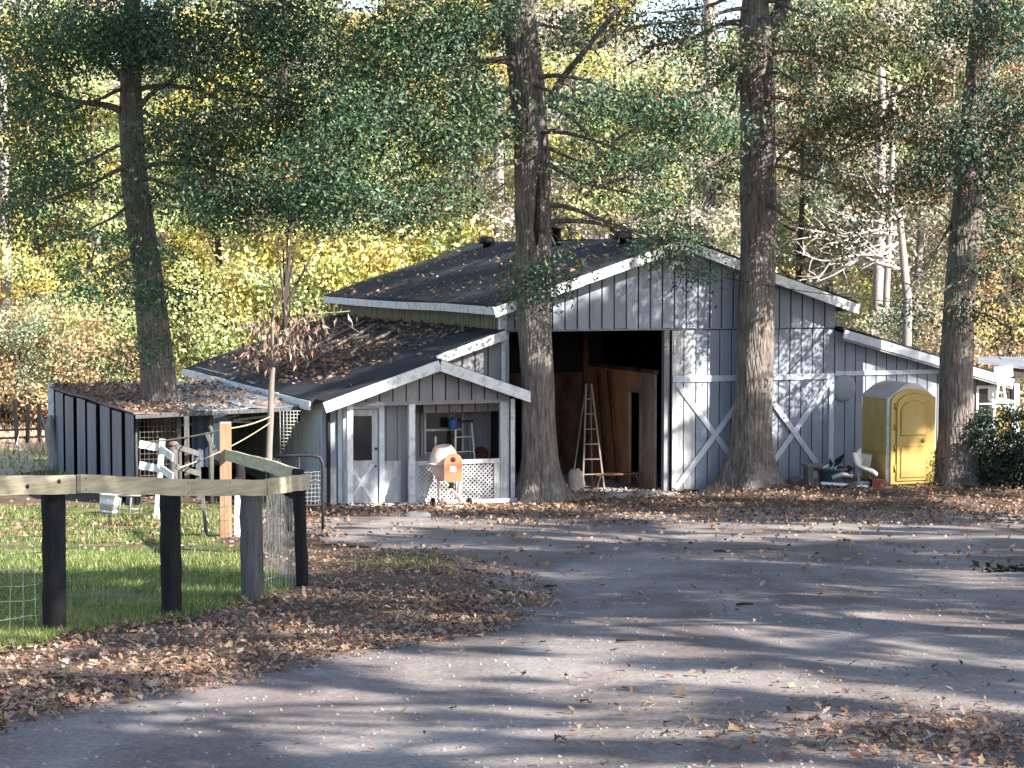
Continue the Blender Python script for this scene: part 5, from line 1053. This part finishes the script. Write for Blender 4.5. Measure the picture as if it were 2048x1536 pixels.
# shrubs and low growth
SH = {}
def shrub(kind, x, y, r, hgt, label, n=2600, size=0.14, tint=(1, 1, 1), sc=1.0, z=None, name='shrub', cat='shrub'):
    zg = h(x, y) if z is None else z; t = thing(name, label, cat, (x, y, zg), rng.uniform(0, 6.28)); t.scale = (sc, sc, sc); key = (kind, r, hgt)
    if key not in SH:
        pal = {'yellow': YEL, 'ygreen': YGR, 'green': GRN, 'orange': ORG, 'dark': [(0.014, 0.032, 0.02), (0.02, 0.042, 0.022), (0.03, 0.055, 0.028), (0.05, 0.07, 0.035)], 'olive': OLV}[kind]; k = 16; cs = []
        for i in range(k):
            a = rng.uniform(0, 6.28); zz = rng.uniform(0.03, 0.92); q = r * math.sqrt(rng.uniform(0, 1)) * math.sqrt(max(0.05, 1 - (zz - 0.3) ** 2 / 0.6)); cs.append((q * math.cos(a), q * math.sin(a), zz * hgt))
        v, f, c = spray_leaves(cs, [(0.3 * r, 0.3 * r, 0.2 * hgt)] * k, [n // k] * k, size, pal, [3, 3, 2, 1], 0.6, 0.1, 0.12 * r, hj=0.45)
        v[:, 2] = np.maximum(v[:, 2], 0.01); np_mesh('foliage', v, f, 'leaves', cols=c, parent=t)
        mb = MB()
        for k in range(6):
            a = k * 1.05; mb.tube([(0, 0, -0.1), (math.cos(a) * r * 0.3, math.sin(a) * r * 0.3, hgt * 0.4), (math.cos(a) * r * 0.6, math.sin(a) * r * 0.6, hgt * 0.8)], [0.035, 0.025, 0.008], 5)
        mb.build('stems', 'dark_bark', t); SH[key] = t
    else:
        for ch in SH[key].children:
            c = ch.copy(); COL.objects.link(c); c.parent = t
    for ch in t.children: ch.color = (*tint, 1)
    return t
under = [(-40, 660, 62, 'orange', 'orange shrub at the far left edge beyond the paddock'), (20, 700, 61, 'orange', 'orange-yellow shrub above the paddock fence'), (70, 690, 60, 'green', 'blue-green shrub behind the far end of the tin shed'), (130, 660, 63, 'ygreen', 'pale green shrub left of the shed oak above the tin shed'), (190, 700, 60, 'orange', 'rusty shrub directly left of the shed oak'), (245, 680, 62, 'ygreen', 'pale green shrub touching the shed oak on its left'), (370, 650, 62, 'ygreen', 'yellow-green shrub just right of the shed oak'), (430, 620, 64, 'yellow', 'yellow shrub above the far corner of the lean-to roof'), (500, 600, 63, 'ygreen', 'yellow-green shrub left of the dead sapling'), (590, 560, 65, 'yellow', 'yellow shrub right behind the dead sapling'), (660, 540, 64, 'yellow', 'yellow shrub at the back corner of the main roof'), (740, 510, 66, 'yellow', 'yellow shrub above the middle of the rear roof edge'), (830, 500, 66, 'ygreen', 'yellow-green shrub above the rear of the black roof'), (1720, 660, 60, 'olive', 'tan shrub behind the upper end of the wing roof'), (1800, 670, 60, 'green', 'green shrub behind the middle of the wing roof'), (1860, 680, 59, 'orange', 'rusty shrub behind the wing roof near the leaning oak'), (1970, 680, 58, 'olive', 'tan shrub above the bright shelter roof'), (2040, 670, 58, 'yellow', 'yellowish shrub at the right edge above the shelter')]
for px, py, Y, kd, lab in under:
    p = PT(px, py, Y); sc_ = max(0.7, (p.z - h(p.x, Y) + 0.8) / 2.4); shrub(kd, p.x, Y, 1.7, 2.6, lab, 5200, 0.085, sc=sc_)
# far mass that closes the view
def far_wood():
    n = 46000; a = rng.uniform(-46, 46, n); y = rng.uniform(112, 128, n); top = 17 + 4 * np.sin(a * 0.35) + 3 * np.sin(a * 0.9 + 1); top = np.where((a > 5.5) & (a < 13), 11.5 + 2 * np.sin(a * 2.3), top)
    z = np.array([h(0, yy) for yy in y]) + rng.uniform(0, 1, n) ** 0.8 * top; c = np.stack([a, y, z], 1); cl = palette(n, YGR + OLV + GRN, [2, 2, 2, 2, 3, 3, 2, 2, 2, 2, 2, 1], 0.3)
    v, f, col = leaf_arrays(c, rng.normal(size=(n, 3)), 0.75 * rng.uniform(0.6, 1.3, n), 0.65, cl); o = np_mesh('far_wood', v, f, 'leaves', cols=col); tag(o, 'haze-tinted mass of autumn trees far behind the barn', 'woods', kind='stuff')
far_wood()
# dark bush at right, plant at porch corner
for px, Y, r, hh, sc_, lab in ((1985, 43.6, 1.1, 1.9, 0.82, 'dark evergreen bush right of the leaning oak trunk'), (2050, 43.0, 1.1, 1.9, 0.9, 'dark evergreen bush at the right edge below the white stand')):
    x = (px - CX) / F * Y; shrub('dark', x, Y, r, hh, lab, 9000, 0.085, sc=sc_, name='bush', cat='bush')
p = G(1005, 1000); shrub('green', p.x, p.y + 0.2, 0.35, 0.5, 'small leafy plant at the right corner of the porch', 420, 0.09, tint=(0.8, 1.1, 1), name='plant', cat='plant')

# dead sapling with hanging dry leaves
gs = V3(((541 - CX) / F * 39.6, 39.6, h(-4.8, 39.6))); sap = thing('dead_sapling', 'small dead sapling with hanging brown leaves before the lean-to roof', 'tree', tuple(gs))
Ys = 39.6; cs = catmull([gs - V3((0, 0, 0.2)), PT(538, 930, Ys), PT(541, 840, Ys), PT(543, 770, Ys), PT(546, 735, Ys)], 18); MB().tube(cs, [0.085, 0.085, 0.08, 0.075, 0.07, 0.068, 0.065, 0.065, 0.065, 0.065, 0.065, 0.06, 0.06, 0.058, 0.056, 0.055, 0.05, 0.05, 0.045], 10).build('trunk', 'dead_bark', sap, world=True)
tips = []
for (x1, y1), (x2, y2), r in (((520, 690), (505, 640), 0.035), ((560, 680), (590, 640), 0.035), ((575, 660), (630, 640), 0.03), ((545, 650), (550, 590), 0.04), ((530, 660), (480, 655), 0.02), ((590, 690), (640, 650), 0.02), ((600, 640), (700, 622), 0.025), ((555, 690), (600, 700), 0.02), ((530, 715), (512, 700), 0.02)):
    c2 = catmull([PT(546, 735, Ys), PT(x1, y1, Ys + rng.uniform(-.3, .3)), PT(x2, y2, Ys + rng.uniform(-.5, .5))], 8); MB().tube(c2, list(np.linspace(r, 0.01, 9)), 6).build('branch', 'dead_bark', sap, world=True); tips += c2[3:]
tp_ = np.array([tuple(q) for q in tips]); n = 330; c = tp_[rng.integers(0, len(tp_), n)] + rng.normal(size=(n, 3)) * np.array([0.14, 0.14, 0.12]); d = rng.normal(size=(n, 3)) * 0.35; d[:, 2] -= 1
DRY = [(0.30, 0.21, 0.16), (0.38, 0.29, 0.23), (0.20, 0.13, 0.10), (0.26, 0.15, 0.10)]
v, f, col = leaf_arrays(c, d, rng.uniform(0.12, 0.24, n), 0.3, palette(n, DRY, [2, 2, 2, 1])); inv = np.array(rootinv(sap)); np_mesh('dry_leaves', v @ inv[:3, :3].T + inv[:3, 3], f, 'dry_leaves', cols=col, parent=sap)
# bare bush rising behind the lean-to roof
p = PT(572, 660, 56.5); t = thing('bare_shrub', 'leafless upright shrub behind the lean-to roof', 'shrub', (p.x, p.y, 0))
for k, (x2, y2) in enumerate(((577, 430), (600, 450), (552, 470), (620, 520), (535, 540), (566, 500), (640, 480), (590, 400))):
    q = PT(x2, y2, 56.5 + rng.uniform(-.5, .5)); cs = catmull([V3((p.x, p.y, 0)), PT(570, 640, 56.5), PT(570 + (x2 - 570) * 0.4, 640 + (y2 - 640) * 0.5, 56.5), q], 9); mb = MB(); mb.tube(cs, list(np.linspace(0.07, 0.015, 10)), 6)
    for z_ in range(4):
        i = rng.integers(4, 9); e = cs[i] + V3((rng.uniform(-.5, .5), 0, rng.uniform(0.1, 0.6))); mb.tube([cs[i], e], [0.02, 0.008], 5, False)
    mb.build('branch', 'dark_bark', t, world=True)

# ------------------------------------------------------------------ fallen leaves
BRN = [(0.25, 0.16, 0.105), (0.32, 0.215, 0.15), (0.17, 0.105, 0.075), (0.38, 0.285, 0.22), (0.30, 0.145, 0.07), (0.10, 0.07, 0.055)]
OUT = [(0.0, 0.0), (0.15, 0.10), (0.34, 0.25), (0.46, 0.12), (0.62, 0.28), (0.76, 0.13), (1.0, 0.0)]
def litter_arrays(P, size, cols, lift=0.02, curl=1.0):
    n = len(P); k = len(OUT); sp = np.array(OUT); out = np.empty((n, 3 * k, 3)); yaw = rng.uniform(0, 6.28, n); cu = rng.uniform(-1.6, 1.6, n) * curl; cl = rng.uniform(0.2, 2.0, n) * curl; tilt = rng.normal(size=(n, 2)) * 0.35; tz = rng.uniform(0.6, 1.15, n)
    for r, sg in ((0, 0), (1, 1), (2, -1)):
        lx = (sp[:, 0] - 0.5)[None, :] * np.ones((n, 1)); ly = (sp[:, 1] * sg)[None, :] * tz[:, None]
        lz = cl[:, None] * ly ** 2 * 1.6 + cu[:, None] * lx ** 2 * 0.7 + tilt[:, :1] * lx * 0.8 + tilt[:, 1:] * ly * 0.8
        x = (lx * np.cos(yaw)[:, None] - ly * np.sin(yaw)[:, None]) * size[:, None]; y = (lx * np.sin(yaw)[:, None] + ly * np.cos(yaw)[:, None]) * size[:, None]
        out[:, r * k:(r + 1) * k] = np.stack([x, y, lz * size[:, None]], 2)
    out[:, :, 2] -= out[:, :, 2].min(axis=1, keepdims=True); out[:, :, 2] += (lift * rng.uniform(0.2, 1, n))[:, None]
    v = out + P[:, None, :]; fs = []
    for i in range(k - 1):
        fs += [(i, i + 1, k + i + 1), (i, k + i + 1, k + i), (i + 1, i, 2 * k + i), (i + 1, 2 * k + i, 2 * k + i + 1)]
    f = (np.array(fs)[None] + (np.arange(n) * 3 * k)[:, None, None]).reshape(-1, 3)
    return v.reshape(-1, 3), f, np.repeat(cols, 3 * k, axis=0)
def on_ground(xy, dz=0.0): return np.array([(x, y, h(x, y) + dz) for x, y in xy])
def in_band(n, ys, x0, x1):
    y = rng.uniform(ys[0], ys[1], n); a = np.array([x0(q) for q in y]); b = np.array([x1(q) for q in y]); return np.stack([a + (b - a) * rng.uniform(0, 1, n), y], 1)
near = []
near.append(in_band(9500, (9.0, 20.0), lambda y: ll(y) - 0.35, lambda y: dl(y) + 0.25))                 # bank between fence and driveway
near.append(in_band(3200, (9.0, 17.5), lambda y: dl(y) - 0.6, lambda y: dl(y) + 0.45))
near.append(in_band(4500, (18.0, 27.0), lambda y: ll(y) + 0.1, lambda y: dl(y) + 0.5))
k_ = rng.normal(size=(1700, 2)) * np.array([0.7, 0.6]) + np.array([2.45, 10.3]); near.append(k_)         # drift at lower right
near.append(in_band(520, (9.2, 24.0), lambda y: dl(y), lambda y: 6.5)); near.append(np.stack([rng.uniform(0.2, 3.6, 260), rng.uniform(9.2, 13.5, 260)], 1))
xy = np.concatenate(near); P = on_ground(xy, 0.012); v, f, c = litter_arrays(P, 0.03 + 0.065 * rng.uniform(0, 1, len(P)) ** 1.6, palette(len(P), BRN, [3, 3, 2, 2.0, 0.8, 1.4]), 0.022, 0.8)
o = np_mesh('leaf_litter', v, f, 'dry_leaves', cols=c, kind='stuff'); tag(o, 'brown fallen oak leaves heaped along the fence and scattered over the driveway', 'fallen leaves')
# farther litter with simple leaves
far = [in_band(6000, (37.6, 44.2), lambda y: 0.6, lambda y: 12.5), in_band(2200, (38.0, 41.0), lambda y: -4.2, lambda y: 1.2), in_band(1100, (27, 38), lambda y: ll(y) - 4.5, lambda y: dl(y) + 0.6), in_band(700, (24, 37), lambda y: dl(y), lambda y: 9.5), in_band(900, (30, 46), lambda y: -13, lambda y: -6.0), in_band(900, (34.5, 37.8), lambda y: -1.0, lambda y: 10)]
xy = np.concatenate(far); n = len(xy); P = on_ground(xy, 0.02 + 0.0); P[:, 2] += rng.uniform(0.0, 0.05, n); d = rng.normal(size=(n, 3)); d[:, 2] *= 0.45
v, f, c = leaf_arrays(P, d, rng.uniform(0.06, 0.11, n), 0.6, palette(n, BRN, [3, 3, 2, 1.6, 1.4, 1.4]), 0.2); o = np_mesh('leaf_litter', v, f, 'dry_leaves', cols=c, kind='stuff'); tag(o, 'brown fallen leaves in front of the barn and under its trees', 'fallen leaves')
# leaves on the roofs
RP = []
for _ in range(1500): u, q = -3.9 + 3.9 * rng.uniform() ** 0.7, rng.uniform(1.5, 13); RP.append(tuple(BW(u, q, zl(u) + 0.02))) 
for _ in range(900): u, q = rng.normal(-2.6, 0.7), rng.normal(6.5, 2.2); RP.append(tuple(BW(min(0, max(-4.1, u)), q, zl(min(0, max(-4.1, u))) + 0.03)))
for _ in range(420): u, q = rng.uniform(-0.3, 3.6), rng.uniform(0, 13); RP.append(tuple(BW(u, q, ztop(u) + 0.02)))
for _ in range(1500): a, b = rng.uniform(0, 1) ** 1.5, rng.uniform(-0.02, 1); RP.append(tuple(shed_pt(a, b, 0.04)))
for _ in range(300): u, q = rng.uniform(8.1, 12), rng.uniform(-0.2, 6); RP.append(tuple(BW(u, q, zw(u) + 0.02)))
P = np.array(RP); n = len(P); d = rng.normal(size=(n, 3)); d[:, 2] *= 0.3
v, f, c = leaf_arrays(P, d, rng.uniform(0.09, 0.17, n), 0.55, palette(n, BRN, [3, 3, 2, 2, 1.4, 1]), 0.2); o = np_mesh('roof_leaves', v, f, 'dry_leaves', cols=c, kind='stuff'); tag(o, 'dry leaves scattered over the black roofs and the shed roof', 'fallen leaves')
# dead boughs lying on the lean-to roof
for k, (u0, v0, u1, v1) in enumerate(((-0.6, 7.5, -3.2, 4.6), (-0.4, 9.0, -3.4, 6.2), (-1.2, 6.0, -3.0, 7.4), (-0.8, 5.2, -2.6, 3.6))):
    a, b = BW(u0, v0, zl(u0) + 0.07), BW(u1, v1, zl(u1) + 0.07); mb = MB(); mb.tube(catmull([a, (a + b) / 2 + V3((0, 0, 0.06)), b], 8), list(np.linspace(0.05, 0.015, 9)), 6)
    for q in range(5):
        s0 = a + (b - a) * rng.uniform(0.2, 0.95); mb.tube([s0, s0 + V3((rng.uniform(-.5, .5), rng.uniform(-.5, .5), rng.uniform(0.05, 0.4)))], [0.02, 0.008], 5, False)
    o = mb.build('dead_bough', 'dead_bark', None, loc=tuple(a)); tag(o, ['longest dead bough lying on the lean-to roof, nearest the ridge wall', 'dead bough farthest back on the lean-to roof', 'dead bough lying crosswise on the lean-to roof', 'short dead bough on the lean-to roof nearest the porch'][k], 'branch', 'boughs on the lean-to roof')
# sticks on the driveway
for px, py, ln, an, lab in ((1253, 1288, 0.16, 0.1, 'short black stick lying on the driveway left of centre'), (1442, 1107, 0.2, -0.1, 'dark stick on the driveway straight before the middle oak'), (1490, 1215, 0.16, 0.15, 'thin dark twig on the middle of the driveway'), (1100, 1178, 0.16, 0.4, 'small twig beside the leaf bank edge on the driveway')):
    p = G(px, py) + V3((0, 0, 0.03)); d = V3((math.cos(an), math.sin(an), 0)) * ln / 2; o = MB().tube([p - d, p + V3((0, 0.01, 0.005)), p + d], [0.012, 0.015, 0.008], 6).build('stick', 'stick', None, loc=tuple(p)); tag(o, lab, 'stick', 'sticks on the driveway')
p = G(2010, 1145); n = 60; c = np.array(tuple(p)) + rng.normal(size=(n, 3)) * np.array([0.16, 0.12, 0.02]) + np.array([0, 0, 0.04]); v, f, cc = leaf_arrays(c, rng.normal(size=(n, 3)) * np.array([1, 1, .4]), rng.uniform(0.08, 0.16, n), 0.5, palette(n, [(0.025, 0.03, 0.015), (0.04, 0.035, 0.02)], [1, 1])); o = np_mesh('leaf_sprig', kind='stuff', v=v - np.array(tuple(p)), f=f, m='dry_leaves', cols=cc) if True else np_mesh('leaf_sprig', v - np.array(tuple(p)), f, 'dry_leaves', cols=cc); o.location = p; tag(o, 'dark fallen leafy sprig on the driveway near the right edge', 'sprig')

# ------------------------------------------------------------------ grass
def grass():
    n1 = 80000; xy = in_band(n1, (14.8, 27.0), lambda y: -3.9 - (y - 14.8) * 0.35, lambda y: ll(y) - 0.05); nz = np.sin(xy[:, 0] * 2.1 + xy[:, 1]) + np.sin(xy[:, 1] * 1.7 - xy[:, 0] * 0.8) + rng.normal(size=n1) * 0.8; keep = (nz > -0.45) & ~((xy[:, 0] > -2.9) & (xy[:, 1] < 19) & (rng.uniform(size=n1) < 0.4)); xy = xy[keep]
    n2 = 16000; x2 = in_band(n2, (27, 40.5), lambda y: -11, lambda y: ll(y) - 0.3); nz = np.sin(x2[:, 0] * 1.1 + x2[:, 1] * 1.3) + np.sin(x2[:, 1] * 2.2); x2 = x2[nz > -0.3]
    x3 = rng.normal(size=(900, 2)) * np.array([0.5, 0.9]) + np.array([-1.4, 24.3]); xy = np.concatenate([xy, x2, x3]); n = len(xy); P = on_ground(xy, 0.008); s = rng.uniform(0.03, 0.085, n) * (1 + (P[:, 1] > 27) * 0.5)
    a = rng.uniform(0, 6.28, n); wd = 0.006 + 0.0022 * np.maximum(0, P[:, 1] - 18) / 10; t = np.stack([np.cos(a), np.sin(a), np.zeros(n)], 1); tip = P + rng.normal(size=(n, 3)) * np.array([0.35, 0.35, 0]) * s[:, None] + np.array([0, 0, 1]) * s[:, None]
    v = np.stack([P - t * wd[:, None], P + t * wd[:, None], tip], 1).reshape(-1, 3); f = np.arange(3 * n).reshape(-1, 3); col = palette(n, [(0.14, 0.20, 0.04), (0.20, 0.26, 0.055), (0.34, 0.32, 0.12), (0.08, 0.13, 0.03)], [3, 3, 2, 2]); o = np_mesh('grass', v, f, 'grass_blades', cols=np.repeat(col, 3, axis=0), kind='stuff'); tag(o, 'short green grass inside the wire fence', 'grass')
grass()

# loose stones on the gravel
n = 2600; xy = np.stack([rng.uniform(-3, 6, n), 9 + 16 * rng.uniform(0, 1, n) ** 1.4], 1); xy = xy[np.array([x > dl(y) + 0.1 for x, y in xy])]; n = len(xy); P = on_ground(xy, 0.012); sz = rng.uniform(0.006, 0.02, n)[:, None, None] * rng.uniform(0.6, 1.3, (n, 6, 1))
octa = np.array([(1, 0, 0), (0, 1, 0), (-1, 0, 0), (0, -1, 0), (0, 0, 0.7), (0, 0, -0.7)]); v = (P[:, None] + octa[None] * sz).reshape(-1, 3); fo_ = np.array([(0, 1, 4), (1, 2, 4), (2, 3, 4), (3, 0, 4), (1, 0, 5), (2, 1, 5), (3, 2, 5), (0, 3, 5)]); f = (fo_[None] + (np.arange(n) * 6)[:, None, None]).reshape(-1, 3)
o = np_mesh('loose_gravel', v, f, 'stone', kind='stuff'); tag(o, 'small loose stones lying on the driveway', 'gravel')

# tall dry grass of the field
n = 9000; xy = np.stack([rng.uniform(-24, -9.5, n), rng.uniform(47, 72, n)], 1); P = on_ground(xy, 0.01); g_ = rng.uniform(0.12, 0.4, n) * np.where(xy[:, 1] < 52, 0.4, 1.0); a = rng.uniform(0, 6.28, n); t_ = np.stack([np.cos(a), np.sin(a), np.zeros(n)], 1) * 0.03; tip = P + rng.normal(size=(n, 3)) * np.array([0.4, 0.4, 0]) * g_[:, None] + np.array([0, 0, 1]) * g_[:, None]
v = np.stack([P - t_, P + t_, tip], 1).reshape(-1, 3); col = np.where((xy[:, 1] < 53)[:, None], palette(n, [(0.22, 0.30, 0.08), (0.34, 0.36, 0.12)], [1, 1]), palette(n, [(0.58, 0.40, 0.30), (0.66, 0.50, 0.38), (0.45, 0.36, 0.22)], [2, 2, 1])); o = np_mesh('field_stubble', v, np.arange(3 * n).reshape(-1, 3), 'grass_blades', cols=np.repeat(col, 3, axis=0), kind='stuff'); tag(o, 'dry pinkish grass standing in the far left field', 'grass')
